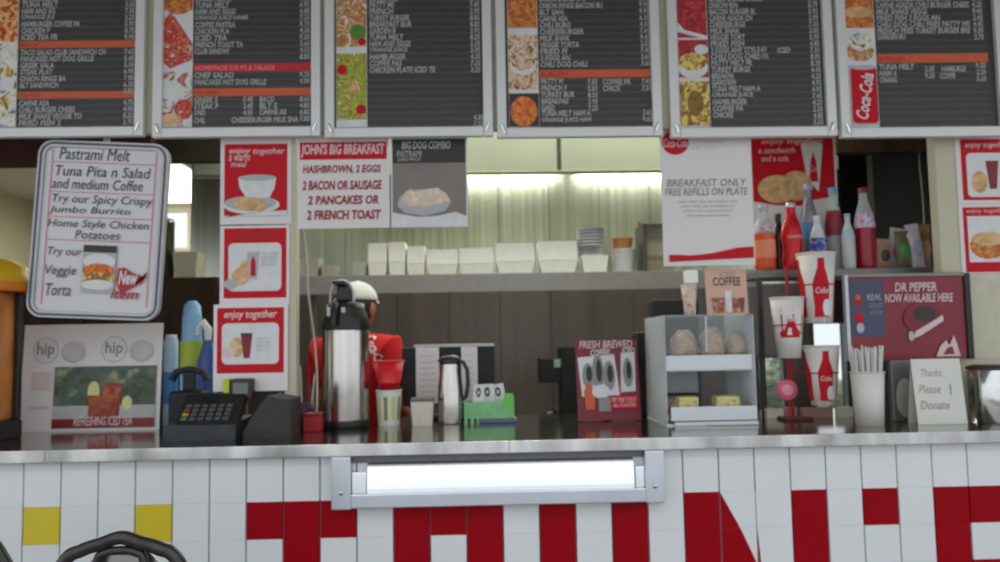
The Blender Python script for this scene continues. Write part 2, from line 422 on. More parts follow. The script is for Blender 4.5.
# ------------------------------------------------------------------ menu boards
FRY = food('print_fries', [lin(120,30,20), lin(200,80,30), lin(235,190,120), lin(150,40,25)], 38)
EGG = food('print_egg_plate', [lin(60,50,45), lin(190,190,190), lin(225,225,220), lin(200,190,110), lin(120,70,50)], 22)
BERRY = food('print_berry_waffle', [lin(220,200,180), lin(170,30,45), lin(200,70,60), lin(215,150,70)], 45)
CREAMY = food('print_cream_dessert', [lin(150,140,120), lin(225,222,215), lin(200,195,190), lin(160,60,70), lin(190,120,50)], 24)
SALAD = food('print_salad', [lin(200,40,45), lin(120,150,40), lin(190,190,60), lin(70,120,30), lin(215,170,90), lin(220,215,200)], 48)
CHICK = food('print_chicken', [lin(225,225,220), lin(205,150,90), lin(160,90,40), lin(220,190,140), lin(90,130,50)], 34)
BURG = food('print_burger', [lin(90,130,50), lin(190,60,40), lin(215,150,60), lin(120,70,30)], 45)
PASTA = food('print_pasta', [lin(90,50,40), lin(190,150,110), lin(225,210,185), lin(200,120,80)], 45)
CARROT = food('print_orange_bowl', [lin(150,60,20), lin(215,110,40), lin(235,150,70)], 50)
PIE = food('print_berry_pie', [lin(120,15,30), lin(170,30,45), lin(200,80,60)], 55)
EGGS = food('print_omelet', [lin(215,180,60), lin(225,205,110), lin(150,90,40), lin(100,110,40)], 40)
WORDS = ['HAMBURGER','CHEESEBURGER','CHILI BURGER','BACON BURGER','TURKEY BURGER','GARDEN BURGER','HOT DOG','CHILI DOG','PASTRAMI','FRIED FISH','FRENCH FRIES','ONION RINGS','CHILI FRIES','CLUB SANDWICH','TUNA MELT','PATTY MELT','GRILLED CHEESE','BLT SANDWICH','STEAK PLATE','CHICKEN PLATE','2 EGGS ANY STYLE','HAM AND EGGS','PANCAKES','FRENCH TOAST','BREAKFAST BURRITO','VEGGIE TORTA','CARNE ASADA','TACO SALAD','CHEF SALAD','GREEK SALAD','COFFEE','ICED TEA','ORANGE JUICE','MILK SHAKE']
random.shuffle(WORDS); wi = [0]
def word(w):
    n = max(4, int(w/3.1)); s = ''
    while len(s) < n-2: s += (' ' if s else '')+WORDS[wi[0] % len(WORDS)]; wi[0] += 1
    return s[:n].strip()
def price(): return '%d.%d5' % (random.randint(2, 9), random.randint(2, 9))
def board(outer, strip, pan, photos, rows, bars, label, cols=()):
    Yf = .255; top = -58
    x0, x1 = outer; cx = (x0+x1)/2; c = P(cx, 136.5, Yf); k = (P(x1, 90, Yf).x-P(x0, 90, Yf).x)/(x1-x0); kz = (P(cx, 10, Yf).z-c.z)/126.5
    root = thing('menu_board', (c.x, .27, c.z), label, 'menu board', 'menu boards above the counter')
    Wd = (x1-x0)*k; Hh = (136.5-top)*kz; fwid = 9.5*k
    b = MB()
    b.box(-Wd/2, -Wd/2+fwid, -.015, .013, 0, Hh, FRAME, .004); b.box(Wd/2-fwid, Wd/2, -.015, .013, 0, Hh, FRAME, .004)
    b.box(-Wd/2+fwid, Wd/2-fwid, -.015, .013, 0, 10*k, FRAME, .004); b.box(-Wd/2+fwid, Wd/2-fwid, -.015, .013, Hh-10*k, Hh, FRAME, .004)
    b.build('frame', root)
    s = Sheet((x0+9.5, top+10, x1-9.5, 126.5), Yf, None); s.y = .002; s.cy = 0; s.H = 0
    s.uv = lambda px, py: ((px-cx)*k, (136.5-py)*kz)
    s.mb.box((x0+9.5-cx)*k, (x1-9.5-cx)*k, .002, .010, 10*k, Hh-10*k, PANEL)
    y = -40
    yl = s.lay()
    while y < 122:
        s.poly([(pan[0], y+6.3), (pan[1], y+6.3), (pan[1], y+5.8), (pan[0], y+5.8)], RULE, y=yl); y += 6.6
    for (y0, y1, M, tx, tM) in bars:
        s.rect(pan[0], y0, pan[1], y1, M)
        s.text(tx[0], pan[0]+1, y0+2, tx[1], y1-1.5, tM, .15)
    yt = s.lay()
    for (y, xs, xe) in rows:
        s.text(word(xe-xs), xs, y, xe, y+5.9, MTEXT, .12, .03, y=yt)
    for (xa, ya, yb) in cols:
        y = ya
        while y < yb: s.text(price(), xa, y, xa+10, y+5.6, MTEXT, .12, .03, y=yt); y += 6.6
    s.mb.build('panel', root)
    s2 = Sheet((strip[0], top+10, strip[1], 126), Yf, None); s2.y = .0005; s2.uv = s.uv; s2.H = 0
    s2.mb.box((strip[0]-cx)*k, (strip[1]-cx)*k, .0002, .0014, (136.5-125.5)*kz, (136.5+40)*kz, PWHITE); s2.y = 0
    photos(s2); s2.mb.build('photo_strip', root)
    for sx in (-1, 1):
        b = MB(); xx = sx*(Wd/2-fwid/2)
        b.tube([(xx-.008*sx, -.019, .016), (xx-.004*sx, -.021, .03), (xx+.001*sx, -.019, .045)], .0045, mat('clip_chrome', (.8,.8,.8), .15, 1), 8); b.build('clip', root)
    return root
def rr(y0, xs, ends, pitch=6.6): return [(y0+i*pitch, xs, e) for i, e in enumerate(ends)]
board((-31, 142.5), (-14, 13), (14.5, 131.5),
      lambda s: (s.rect(-13, -40, 12.5, 40, FRY), s.rect(-13, 42, 12.5, 125, EGG), s.ell(4, 80, 7, 10, PWHITE), s.ell(5, 71, 4.5, 5, EGGS)),
      rr(-33, 16, [60,48,55,70,52])+rr(-.4, 16, [53,50,49,75,45,53], 6.6)+rr(48, 16, [102,90,50,49,62,55])+rr(99, 16, [46,72,79,58]),
      [(39.5, 46.5, ORANGE, ('BREAKFAST', 34), PRED2), (90.5, 97.5, ORANGE, ('SANDWICHES', 36), PRED2)],
      'menu board at far left, two orange bars, fries and egg photos', [(120.5, -33, 36), (120.5, 48, 88), (120.5, 99, 122)])
board((152, 320), (160, 190.5), (191.5, 310),
      lambda s: (s.rect(160.5, -40, 190, 8, BURG), s.ell(176, 5, 13, 7, BURG), s.poly([(160.5, 60), (162, 18), (168, 9), (190, 42), (190, 58), (168, 67)], BERRY), s.rect(160.5, 70, 190, 125, CREAMY), s.ell(170, 90, 12, 9, PWHITE), s.ell(182, 108, 9, 10, BERRY), s.ell(170, 118, 10, 6, TAN)),
      rr(-33, 192.5, [230,226,240,232,229])+rr(0, 192.5, [227,233.5,246,233,227,225,241,227], 6.7)+[(71, 192.5, 232), (78, 192.5, 265)]+rr(95.5, 192.5, [216,217,204], 6.4)+rr(95.5, 258, [273,276,285], 6.4)+[(116, 192.5, 204), (116, 230, 297)],
      [(62, 70.5, REDBAR, ('HOMEMADE SOUPS & SALADS', 273), PINKTXT), (87, 95, ORANGE, ('SIDE ORDERS', 218), PRED2)],
      'menu board with one red and one orange bar, berry dessert photos', [(298.5, -33, 54), (298.5, 71, 80), (298.5, 95.5, 120), (241.5, 95.5, 112)])
board((325, 493), (336, 367), (368, 482.5),
      lambda s: (s.rect(336.5, -40, 366.5, 45, CHICK), s.ell(358, 30, 8, 8, mat('print_green', lin(80,130,50), .6)), s.ell(362, 40, 4, 4, PRED), s.rect(336.5, 52, 366.5, 118, SALAD), s.ell(342, 68, 5, 5, PRED), s.ell(361, 108, 5, 5, PRED), s.ell(353, 88, 5, 5, TAN)),
      rr(-33, 369.5, [400,396,410,403,399])+rr(-.5, 369.5, [395,394,410,412,396,404,411,408,406,402], 6.6)+[(65.5, 369.5, 436)],
      [], 'menu board with salad photo and no coloured bar', [(471.5, -33, 70), (473.5, 114, 122)])
board((498, 663), (510, 540.5), (541.5, 655),
      lambda s: (s.rect(510.5, -40, 540, 26, BURG), s.rect(510.5, 33, 540, 88, PASTA), s.ell(525, 62, 13, 12, PWHITE), s.ell(525, 60, 12, 9, PASTA), s.rect(510.5, 92, 540, 125, PDARK), s.ell(525, 110, 13.5, 15, CARROT)),
      rr(-33, 542.5, [600,585,610,580,590])+rr(0.5, 542.5, [607,567,571,574,587,573,582,570,573,590], 6.6)+rr(77, 542.5, [565,569,576,570,556], 6.6)+rr(109, 542.5, [592,592.5], 7)+rr(78, 605, [633,623], 6.6),
      [(68.5, 76.5, ORANGE, ('BURGERS', 570), PRED2)],
      'menu board with one orange bar, pasta and orange bowl photos', [(644, -33, 66), (644, 78, 90), (589.5, 78, 108), (644, 109, 122)])
board((672, 838), (682.5, 713), (714, 829),
      lambda s: (s.rect(683, -40, 712.5, 36, PIE), s.poly([(683, 20), (690, 28), (712.5, 34), (712.5, 38), (683, 30)], PWHITE), s.rect(683, 38, 712.5, 76, PIE), s.ell(697, 66, 15, 11, PWHITE), s.ell(697, 60, 14, 9, EGGS), s.ell(706, 48, 7, 5, PWHITE), s.rect(683, 80, 712.5, 124, EGGS), s.ell(698, 102, 8, 13, food('print_peppers', [lin(60,80,30), lin(150,110,40), lin(120,60,30)], 60))),
      rr(-33, 715.5, [760,772,758,765,770])+rr(0, 715.5, [745,763,759,752,746,751,750,762,774,757,755,738,740,764,757,750,746,736], 6.5)+[(46, 783, 796)],
      [], 'menu board without bars, berry pie above omelet photo', [(816, -33, 120), (762, 45, 56)])
board((843, 1012), (852, 883), (884, 996),
      lambda s: (s.rect(852.5, -40, 882.5, 26, BURG), s.ell(867, 10, 14, 6, TAN), s.rect(852.5, 27, 882.5, 62, PWHITE), s.ell(867, 50, 14, 10, CHICK), s.ell(868, 40, 12, 9, EGG), s.rect(852.5, 64, 882.5, 124, PLGREY),
                 s.rrect(856, 65, 882, 122, 5, PRED), s.ell(869, 66, 12, 2.5, PLGREY), s.text('Coca-Cola', 846, 88, 892, 101, PWHITE, .3, .02, rot=math.radians(80))),
      rr(-33, 885.5, [950,970,940,975,962])+rr(0, 885.5, [980,937,950,980,980], 6.5)+[(32, 885.5, 914)]+[(62.5, 885.5, 921), (69, 885.5, 903), (75.5, 885.5, 903)]+[(65, 948, 973), (72, 946, 962)],
      [(52.5, 61.5, ORANGE, ('BEVERAGES', 912), PRED2)],
      'menu board at far right, red cola can photo and orange bar', [(983, -33, 34), (983, 62, 80), (931, 65, 78)])

# ------------------------------------------------------------------ posters
def wave(s, x0, x1, y0, ymid, y1, M):          # a rising wave band down to y1
    pts = [(x0, y1), (x1, y1)]; n = 14
    for i in range(n+1):
        t = 1-i/n; pts.append((x0+(x1-x0)*t, y0+(ymid-y0)*math.sin(t*math.pi*.5)))
    s.poly(pts, M)
SH = .25
YP = .3175
s = Sheet((220.5, 127, 291.5, 224), YP, PAPER)
s.rect(224.5, 144, 287.5, 215, PRED)
s.text('enjoy', 229, 148, 251, 155, PPINK, SH, .02); s.text('together', 253, 148, 285, 156, PPINK, SH, .01)
s.text('a warm', 229, 155, 250, 161, PPINK, SH, .01); s.text('meal', 231, 161, 247, 167, PPINK, SH, .01)
s.ell(252, 205, 28, 9, PWHITE); s.ell(251, 203, 26, 7, PLGREY); s.poly([(238.5, 178), (240, 188), (247, 198), (270, 198), (275, 188), (276.5, 178)], PWHITE)
s.ell(257.5, 178, 19, 3.2, PLGREY); s.ell(250, 204, 16, 7, TAN); s.ell(260, 206, 7, 6, TAN)
wave(s, 224.5, 287.5, 217, 211, 216, PWHITE)
s.thing('poster', 'red poster of a white bowl and plate, topmost of the three on the left', 'poster', 'red posters left of the opening')
s = Sheet((220, 225.5, 289.5, 305), YP, PAPER)
s.rect(224, 228, 286.5, 298, PRED); s.text('enjoy together', 233, 231.5, 278, 239, PRED2, SH, .01)
s.rrect(228.5, 243, 281.5, 291, 5, PWHITE); s.ell(241, 276, 9, 9, TAN); s.ell(246, 266, 6, 6, TAN); s.ell(231, 284, 7, 5, PLGREY)
s.poly([(249, 279), (257, 279), (259.5, 252), (247, 252)], PLGREY); s.poly([(251, 276), (256, 276), (256, 262), (253.5, 255), (251, 262)], PRED)
for i in range(4): s.text('fries and drink'[:14-i], 262, 252+i*3.6, 279-i, 255+i*3.6, PLGREY, SH)
s.thing('poster', 'red poster of fries beside a cola cup, middle of the three on the left', 'poster', 'red posters left of the opening')
s = Sheet((213.5, 304, 288, 391), .312, PAPER)
s.rect(217, 307.5, 284, 373, PRED); s.text('enjoy together', 224, 310, 277, 320, PWHITE, SH, .01)
s.rrect(222, 323, 279, 364, 5, PWHITE); s.ell(237, 347, 7, 10, TAN); s.ell(229, 352, 7, 5, PPINK)
s.poly([(244, 358), (250, 358), (252.5, 334), (241, 334)], PCRIM); s.rect(241, 333, 252.5, 335.5, PDARK)
for i in range(4): s.text('burger and cola', 257, 337+i*3.8, 272-i, 340+i*3.8, PLGREY, SH)
s.thing('poster', 'red poster of a dark soda cup, lowest of the three on the left', 'poster', 'red posters left of the opening')

s = Sheet((297.5, 127, 389.5, 228), YP, PAPER)
s.rect(300, 142, 387, 159.5, PRED); s.text("JOHN'S BIG BREAKFAST", 301, 143.5, 385, 157.5, PPINK, .12, .03)
for (tx, x0, y0, x1, y1) in (('HASHBROWN, 2 EGGS', 303, 165, 381, 174.5), ('2 BACON OR SAUSAGE', 302.5, 180.5, 382, 190), ('2 PANCAKES OR', 308, 195.5, 379, 204.5), ('2 FRENCH TOAST', 307, 210, 381, 219.5)):
    s.text(tx, x0, y0, x1, y1, PRED2, .12, .035)
s.thing('breakfast_sign', "off-white sign with red lettering, JOHN'S BIG BREAKFAST in a red band", 'sign')
s = Sheet((391, 127, 467.5, 227), YP, PAPER)
s.rect(392.5, 139, 466, 163, PDARK); s.rect(392.5, 163, 466, 217, PTAUPE)
s.text('BIG DOG COMBO', 402, 141, 451, 149, PLGREY, .15, .02); s.text('PASTRAMI', 397, 150.5, 422, 157, PLGREY, .15, .01); s.text('SANDWICH', 398, 157.5, 421, 161, PLGREY, .15, .01)
s.poly([(397, 205), (400, 196), (410, 190), (430, 189), (446, 193), (451, 202), (445, 211), (425, 216), (405, 213)], PLGREY)
s.poly([(401, 201), (404, 193), (410, 189), (414, 192), (428, 189), (438, 188), (446, 194), (449, 201), (430, 206), (410, 206)], food('print_pale_sandwich', [lin(222,205,190), lin(212,185,165), lin(230,218,205)], 30))
s.poly([(391.5, 227), (467, 227), (467, 217), (455, 212), (438, 216), (418, 217), (391.5, 212)], PWHITE)
s.thing('sandwich_poster', 'taupe poster with a pale wrapped sandwich beneath a black title band', 'poster')

s = Sheet((661.5, 126, 752.5, 265), YP, PAPER)
s.text('breakfast', 692, 138, 728, 143, PPINK, .1); s.text('all day', 692, 145, 722, 150, PPINK, .1)
s.ell(677, 142, 13.5, 12.5, PRED); s.text('Coca-Cola', 665, 138, 689, 147, PPINK, .3, .01)
s.text('BREAKFAST ONLY', 667, 179, 747, 186.5, PGREY, .15, .01); s.text('FREE REFILLS ON PLATE', 665, 188, 748, 195.5, PGREY, .15, .01)
for i, w in enumerate((30, 27, 25, 22)): s.text('valid with any breakfast plate'[:29-2*i], 707-w, 200+i*4.6, 707+w, 203.6+i*4.6, PLGREY, .1)
s.poly([(667, 261), (751, 258), (751, 247), (735, 248), (710, 253), (690, 255), (667, 254)], PRED)
s.thing('breakfast_notice', 'tall white notice with red round logo at top and a red wave at the bottom', 'sign')
s = Sheet((751.8, 126, 838, 277), .742, PAPER)
s.poly([(753.5, 201), (775, 205), (800, 206), (815, 200), (836, 197), (836, 138), (753.5, 138)], PRED)
s.text('enjoy together', 764, 138, 826, 145, PPINK, SH, .01); s.text('a sandwich', 760, 147, 797, 153, PPINK, SH, .01); s.text('and a cola', 763, 155, 790, 161, PPINK, SH, .01)
s.poly([(808, 180), (819, 192), (825, 145), (803, 145)], PWHITE); s.poly([(810, 182), (819, 182), (818, 162), (815, 152), (812, 162)], PRED); s.ell(814, 144, 11, 2, PPINK)
s.ell(778, 189, 20, 14, TAN); s.ell(797, 186, 16, 15, TAN); s.text('Coke', 811, 166, 822, 172, PPINK, .3)
s.thing('poster', 'wide red poster of a long sandwich and cola cup behind the bottles', 'poster')
s = Sheet((956, 126, 1012, 203.5), .3285, PAPER)
s.rect(961, 139, 1012, 200, PRED); s.text('enjoy together', 966, 142, 1010, 149, PPINK, SH, .01)
s.rrect(966, 153, 1016, 197, 5, PWHITE); s.ell(978, 182, 8, 11, TAN); s.poly([(988, 189), (995, 189), (998, 161), (985, 161)], PCRIM)
s.thing('poster', 'red poster of fries and dark soda cup, upper of two on the right post', 'poster', 'red posters right of the opening')
s = Sheet((960, 204, 1012, 273), .3285, PAPER)
s.rect(964, 207, 1012, 272, PRED); s.text('enjoy together', 968, 208.5, 1010, 214, PPINK, SH); s.rect(968, 216, 1012, 262, PWHITE)
s.ell(988, 246, 19, 13, BURG); s.ell(988, 239, 17, 7, TAN)
s.thing('poster', 'red poster of a large burger, lower of two on the right post', 'poster', 'red posters right of the opening')
s = Sheet((967, 273.5, 1012, 358), .3285, mat('cream_sheet', (.56,.53,.40), .6))
s.rect(968, 274.5, 1012, 277, PPINK)
s.thing('blank_sheet', 'blank cream sheet hanging below the burger poster on the right post', 'paper sheet')

# handwritten whiteboard, tilted, hung at the left
INK = mat('black_marker', (.04,.04,.045), .5); PINKL = mat('pink_marker', lin(205,130,140), .5); REDM = mat('red_marker', lin(170,30,50), .5)
WB = mat('whiteboard_white', (.63,.62,.62), .3, var=.02, scale=3); WBF = mat('whiteboard_grey_frame', (.42,.42,.45), .3, .3)
c = P(95, 230, .30); kk = (.30+CD)/F_PX; Wb, Hb = 129*kk, 177*kk
wb = thing('specials_board', (c.x, c.y, c.z-Hb/2), 'white dry-erase board with rounded grey frame and handwritten specials', 'whiteboard', rot=(0, math.radians(3.0), 0))
def rr_pts(w, h, r, n=8):
    pts = []
    for (sx, sz, a) in ((1, -1, -90), (1, 1, 0), (-1, 1, 90), (-1, -1, 180)):
        for k in range(n+1):
            g_ = math.radians(a+90*k/n); pts.append((sx*(w/2-r)+r*math.cos(g_), h/2*0+sz*(h/2-r)+r*math.sin(g_)))
    return pts
b = MB(); o1 = rr_pts(Wb, Hb, .05); o2 = rr_pts(Wb-.045, Hb-.045, .03); n = len(o1)
vs = [(x, -.012, z+Hb/2) for x, z in o1]+[(x, -.012, z+Hb/2) for x, z in o2]+[(x, .012, z+Hb/2) for x, z in o1]+[(x, -.004, z+Hb/2) for x, z in o2]
fs = []
for i in range(n):
    j = (i+1) % n; fs += [(i, j, n+j, n+i), (2*n+i, 2*n+j, j, i), (n+i, n+j, 3*n+j, 3*n+i)]
fs.append(tuple(range(3*n-1, 2*n-1, -1)))
b.add(vs, fs, WBF); b.build('frame', wb)
b = MB(); mid = rr_pts(Wb-.020, Hb-.020, .042)
b.tube([(x, -.0135, z+Hb/2) for x, z in mid], .0035, mat('frame_groove_dark', (.10,.10,.11), .4), 6, closed=True); b.build('groove', wb)
s = Sheet((95-64.5, 230-88.5, 95+64.5, 230+88.5), .30, None); s.y = -.0042; s.c = c
s.mb.prism([(x, z+Hb/2) for x, z in rr_pts(Wb-.046, Hb-.046, .03)], -.0042, .004, WB)
for y in (163, 193, 218, 241): s.rect(44, y, 148, y+1.1, PINKL)
for (x0, y0, x1, y1) in ((42.5, 151, 43.8, 306), (147, 151, 148.2, 306)): s.rect(x0, y0, x1, y1, PINKL)
for (tx, x0, y0, x1, y1) in (('Pastrami Melt', 50, 149, 121, 161), ('Tuna Pita n Salad', 47, 167, 143, 177.5), ('and medium Coffee', 45, 180, 136, 190.5), ('Try our Spicy Crispy', 46, 196, 147, 207), ('Jumbo Burrito', 44, 208, 126, 216.5), ('Home Style Chicken', 44, 221, 145, 231), ('Potatoes', 72, 231.5, 117, 240), ('Try our', 46, 249, 80, 259.5), ('Veggie', 45, 267, 76, 279), ('Torta', 47, 285, 72, 297)):
    s.text(tx, x0, y0, x1, y1, INK, .18, .0)
s.rect(82, 246, 115, 293, PLGREY); s.rect(82, 246, 115, 253, PDARK); s.ell(98.5, 262, 16, 8, PWHITE); s.ell(98.5, 271, 16, 7, CARROT); s.ell(98.5, 279, 16, 6, EGGS); s.ell(98.5, 285, 16, 5, PWHITE)
s.poly([(117, 282), (118, 268), (124, 267), (132, 272), (146, 276), (147, 270), (143, 281), (132, 287), (122, 293)], REDM)
s.text('New', 119, 270, 138, 284, PWHITE, .2, .03); s.text('item', 112, 289, 140, 298, REDM, .25, .02)
s.mb.build('writing_surface', wb)
b = MB(); b.box(-.010, .010, .0, .006, Hb-.003, Hb+.045, WBF); b.build('hanger', wb)

# iced tea poster standing on the counter, left
TEA = food('print_tea_garden', [lin(55,62,52), lin(75,90,68), lin(85,100,92), lin(150,155,110)], 14)
TEAG = food('print_iced_tea', [lin(115,38,25), lin(155,68,40), lin(190,105,65)], 20)
base = Vector((P(89, 425, .52).x, .52, CT))
s = Sheet((22.5, 320, 162.5, 427), .52, PAPER); 
for cx_ in (45, 114):
    s.ell(cx_, 346, 13, 13.5, PLGREY); s.ell(cx_, 346, 12, 12.5, PWHITE)
    s.text('hip', cx_-9, 338, cx_+9, 354, PGREY, 0, .02)
for cx_ in (73, 142): s.ell(cx_, 348, 12, 11, PLGREY); s.ell(cx_, 347, 11, 10, mat('print_faint_grey', (.52,.51,.50), .5))
s.rect(33, 368, 52, 386, PPINK); s.text('iced tea', 33, 400, 52, 405, PLGREY)
s.rect(56, 363, 158, 405, TEA); s.rect(56, 402, 158, 420, PLGREY)
s.ell(96, 388, 6, 10, mat('print_lemon', lin(205,205,140), .6)); s.ell(130, 400, 5, 7, mat('print_lemon', lin(205,205,140), .6))
s.poly([(92, 419), (106, 419), (107, 392), (91, 392)], TEAG); s.poly([(106, 419), (122, 419), (124, 380), (105, 380)], TEAG)
s.rect(56, 415, 158, 424, PCRIM); s.text('REFRESHING ICED TEA', 78, 413, 136, 422, PPINK, .1, .01)
ptr = tag(s.mb.build('tea_poster', None, base, (math.radians(-4), 0, 0)), 'white counter poster with two iced tea glasses photo, under the whiteboard', 'poster')

# ------------------------------------------------------------------ left end of the counter: drink dispenser
AMBER = mat('amber_juice', lin(172,105,48), .35, var=.45, scale=6, coat=.3)
YELP = mat('yellow_plastic', lin(205,160,20), .4, var=.06); ORP = mat('orange_plastic', lin(205,120,25), .4)
dx, dy = P(-24, 430, .30).x, .30
kk = SZ(1, .30)
dd = thing('drink_dispenser', (dx, dy, CT), 'amber drink dispenser with round yellow lid at the far left', 'drink dispenser')
zz = lambda py: P(0, py, .30).z-CT
Rr = 46*kk
MB().box(-.115, .115, -.066, .066, 0, zz(432)+.035, BLACK, .006).build('base', dd)
b = MB(); b.box(-.10, .094, -.055, .055, zz(432)+.0352, zz(292), AMBER, .01); b.build('tank', dd)
for sx in (.0945,):
    MB().box(sx, sx+.018, .036, .06, zz(432)+.0352, zz(292)-.0005, BLACK, .003).build('frame_post', dd)
b = MB(); b.lathe([(Rr, 0), (Rr+.004, .010), (Rr, .03)], ORP); b.build('lid_rim', dd, (0, 0, zz(292))); 
b = MB(); b.lathe([(Rr, 0), (Rr*.97, .02), (Rr*.86, .055), (Rr*.6, .078), (0, .085)], YELP); b.build('lid', dd, (0, 0, zz(292)+.0302))

# ------------------------------------------------------------------ card terminal and register block
c = P(227, 437, .22)
kk = SZ(1, .22)
ct_ = thing('payment_terminal', (c.x, .22, CT), 'black payment terminal with small grey screen and coloured keys', 'card terminal')
b = MB(); b.prismx([(-.09, 0), (.10, 0), (.10, .062), (-.085, .048)], -52*kk, 16*kk, mat('slate_black_plastic', (.022,.025,.03), .5, var=.2)); b.build('base', ct_)
Tm = Matrix.Translation((0, 0, .075)) @ Matrix.Rotation(math.radians(38), 4, 'X')
b = MB(); b.box(-46*kk, 14*kk, -.06, .085, -.02, .018, BLACK, .008, T=Tm); b.build('keypad', ct_)
KM = [mat('key_grey', (.09,.09,.09), .5), mat('key_red', lin(150,50,45), .5), mat('key_yellow', lin(165,150,50), .5), mat('key_green', lin(70,115,80), .5)]
for r in range(4):
    for q in range(6):
        b = MB(); x_ = (-40+q*8)*kk; y_ = -.05+r*.020
        b.box(x_, x_+5.5*kk, y_, y_+.013, .0182, .023, KM[1] if (q == 0 and r == 2) else KM[2] if (q == 0 and r == 1) else KM[3] if (q == 0 and r == 0) else KM[0], .001, T=Tm); b.build('key', ct_)
b = MB(); b.box(-2*kk, 20*kk, .05, .09, .115, .185, BLACK, .008); b.build('screen_housing', ct_)
b = MB(); b.box(1*kk, 16*kk, .0485, .0498, .135, .172, mat('lcd_grey', (.14,.16,.15), .3)); b.build('screen', ct_)
b = MB(); b.box(-10*kk, -4*kk, .06, .085, .115, .185, mat('lime_tag', lin(185,190,50), .5), .002); b.build('tag', ct_)
c = P(262, 436, .24)
b = MB(); kk = SZ(1, .24)
b.prism([(-23*kk, 0), (22*kk, 0), (22*kk, 36*kk), (0*kk, 40*kk), (-8*kk, 30*kk), (-23*kk, 6*kk)], -.07, .085, mat('dark_grey_plastic', (.028,.026,.025), .5, var=.15))
tag(b.build('receipt_printer', None, (c.x+.034, .24, CT)), 'low dark wedge shaped printer block under the lowest red poster', 'printer')
c = P(190, 425, .43); kk = SZ(1, .43)
pr = thing('telephone', (c.x, .43, CT), 'black rounded telephone behind the payment terminal', 'telephone')
b = MB(); b.box(-17*kk, 17*kk, -.05, .06, 0, 40*kk, BLACKM, .018, 3); b.build('body', pr)
b = MB(); b.tube([(-17*kk, -.01, 50*kk), (-13*kk, -.01, 58*kk), (0, -.01, 61*kk), (13*kk, -.01, 58*kk), (17*kk, -.01, 50*kk)], [.014, .013, .011, .013, .014], BLACKM, 10); b.build('handset', pr)
b = MB(); b.box(-6*kk, 6*kk, -.02, .0, 40*kk, 58*kk, BLACKM, .004); b.build('cradle', pr)

# cleaning bottles behind the telephone
LBL = mat('pale_blue_plastic', lin(140,185,225), .35, var=.05); DBL = mat('deep_blue_plastic', lin(50,85,150), .35); LIM = mat('lime_label', lin(160,180,60), .5); BLUW = mat('blue_white_label', lin(175,205,235), .5)
def at_counter(px, Y): return (P(px, 425, Y).x, Y, CT)
kk = SZ(1, .56)
zc = lambda px, py, Y: P(px, py, Y).z-CT
o = thing('bottle', at_counter(191, .60), 'tall pale blue bottle with lime green label beside the lowest red poster', 'bottle', 'bottles behind the telephone')
h = zc(191, 301, .60)
b = MB(); b.lathe([(10*kk, 0), (11*kk, .02), (11*kk, h*.45), (10*kk, h*.52), (9.5*kk, h*.86), (8*kk, h*.96), (4*kk, h)], LBL); b.build('body', o)
b = MB(); b.lathe([(11.3*kk, h*.46), (11.3*kk, h*.68)], LIM, caps=False); b.build('label', o)
o = thing('bottle', at_counter(170, .64), 'short blue and white can left of the tall pale blue bottle', 'can', 'bottles behind the telephone')
h = zc(170, 336, .64)
b = MB(); b.lathe([(6.5*kk, 0), (7*kk, .01), (7*kk, h-.02), (5.5*kk, h-.004)], BLUW); b.build('body', o)
b = MB(); b.lathe([(5.5*kk, 0), (5.5*kk, .008), (0, .01)], mat('cap_white', (.6,.62,.64), .4)); b.build('cap', o, (0, 0, h-.004))
b = MB(); b.lathe([(7.2*kk, h*.25), (7.2*kk, h*.6)], mat('sky_blue_band', lin(70,140,205), .4), caps=False); b.build('label', o)
o = thing('spray_bottle', at_counter(207, .555), 'dark blue bottle with curved white trigger half behind the lowest red poster', 'spray bottle', 'bottles behind the telephone')
h = zc(207, 340, .555)
b = MB(); b.lathe([(9*kk, 0), (9.5*kk, .015), (9.5*kk, h*.75), (5*kk, h*.95), (4*kk, h)], DBL); b.build('body', o)
b = MB(); b.tube([(0, 0, h), (0, 0, h+.04), (-4*kk, -.01, h+.065), (-8*kk, -.015, h+.05), (-9*kk, -.015, h+.02)], [.013, .015, .014, .010, .008], mat('trigger_white', (.7,.7,.72), .35)); b.build('trigger', o)

# pen cup left of the airpot
kk = SZ(1, .52)
o = thing('pen_cup', at_counter(304, .50), 'dark purple cup of pens and markers beside the cream post', 'pen cup')
b = MB(); b.lathe([(.0, .004), (.033, .004), (.036, .09), (.038, .09), (.035, 0), (0, 0)], mat('plum_plastic', (.05,.03,.06), .5), caps=False); b.build('body', o)
for i, (dx_, tx_, M, h) in enumerate(((-.018, -.030, 'yellow', .26), (-.006, -.012, 'white', .22), (.006, .0, 'brown', .23), (.014, .015, 'red', .22), (.020, .034, 'white', .19))):
    cM = {'yellow': mat('pen_yellow', lin(205,190,40), .4), 'white': mat('pen_white', (.6,.58,.55), .4), 'brown': mat('pen_brown', lin(90,45,35), .5), 'red': mat('pen_red', lin(170,30,35), .4)}[M]
    b = MB(); b.tube([(dx_, .002*i-.004, .006), (tx_, .006*i-.01, h-.02), (tx_*1.06, .0063*i-.0105, h)], [.0042, .0042, .0015], cM, 8)
    pn = b.build('pen', None, at_counter(304, .50))
    tag(pn, {0: 'yellow pencil standing in the purple pen cup', 1: 'white pen left in the purple pen cup', 2: 'brown pen in the middle of the purple pen cup', 3: 'red pen in the purple pen cup', 4: 'short white pen leaning right in the purple pen cup'}[i], 'pen', 'pens in the cup')
o = thing('red_box', at_counter(314, .36), 'small red box in front of the pen cup beside the airpot', 'box')
kk = SZ(1, .36)
b = MB(); b.box(-9*kk, 8*kk, -.025, .03, 0, .052, mat('red_card_box', lin(165,35,40), .5), .003); b.build('body', o)
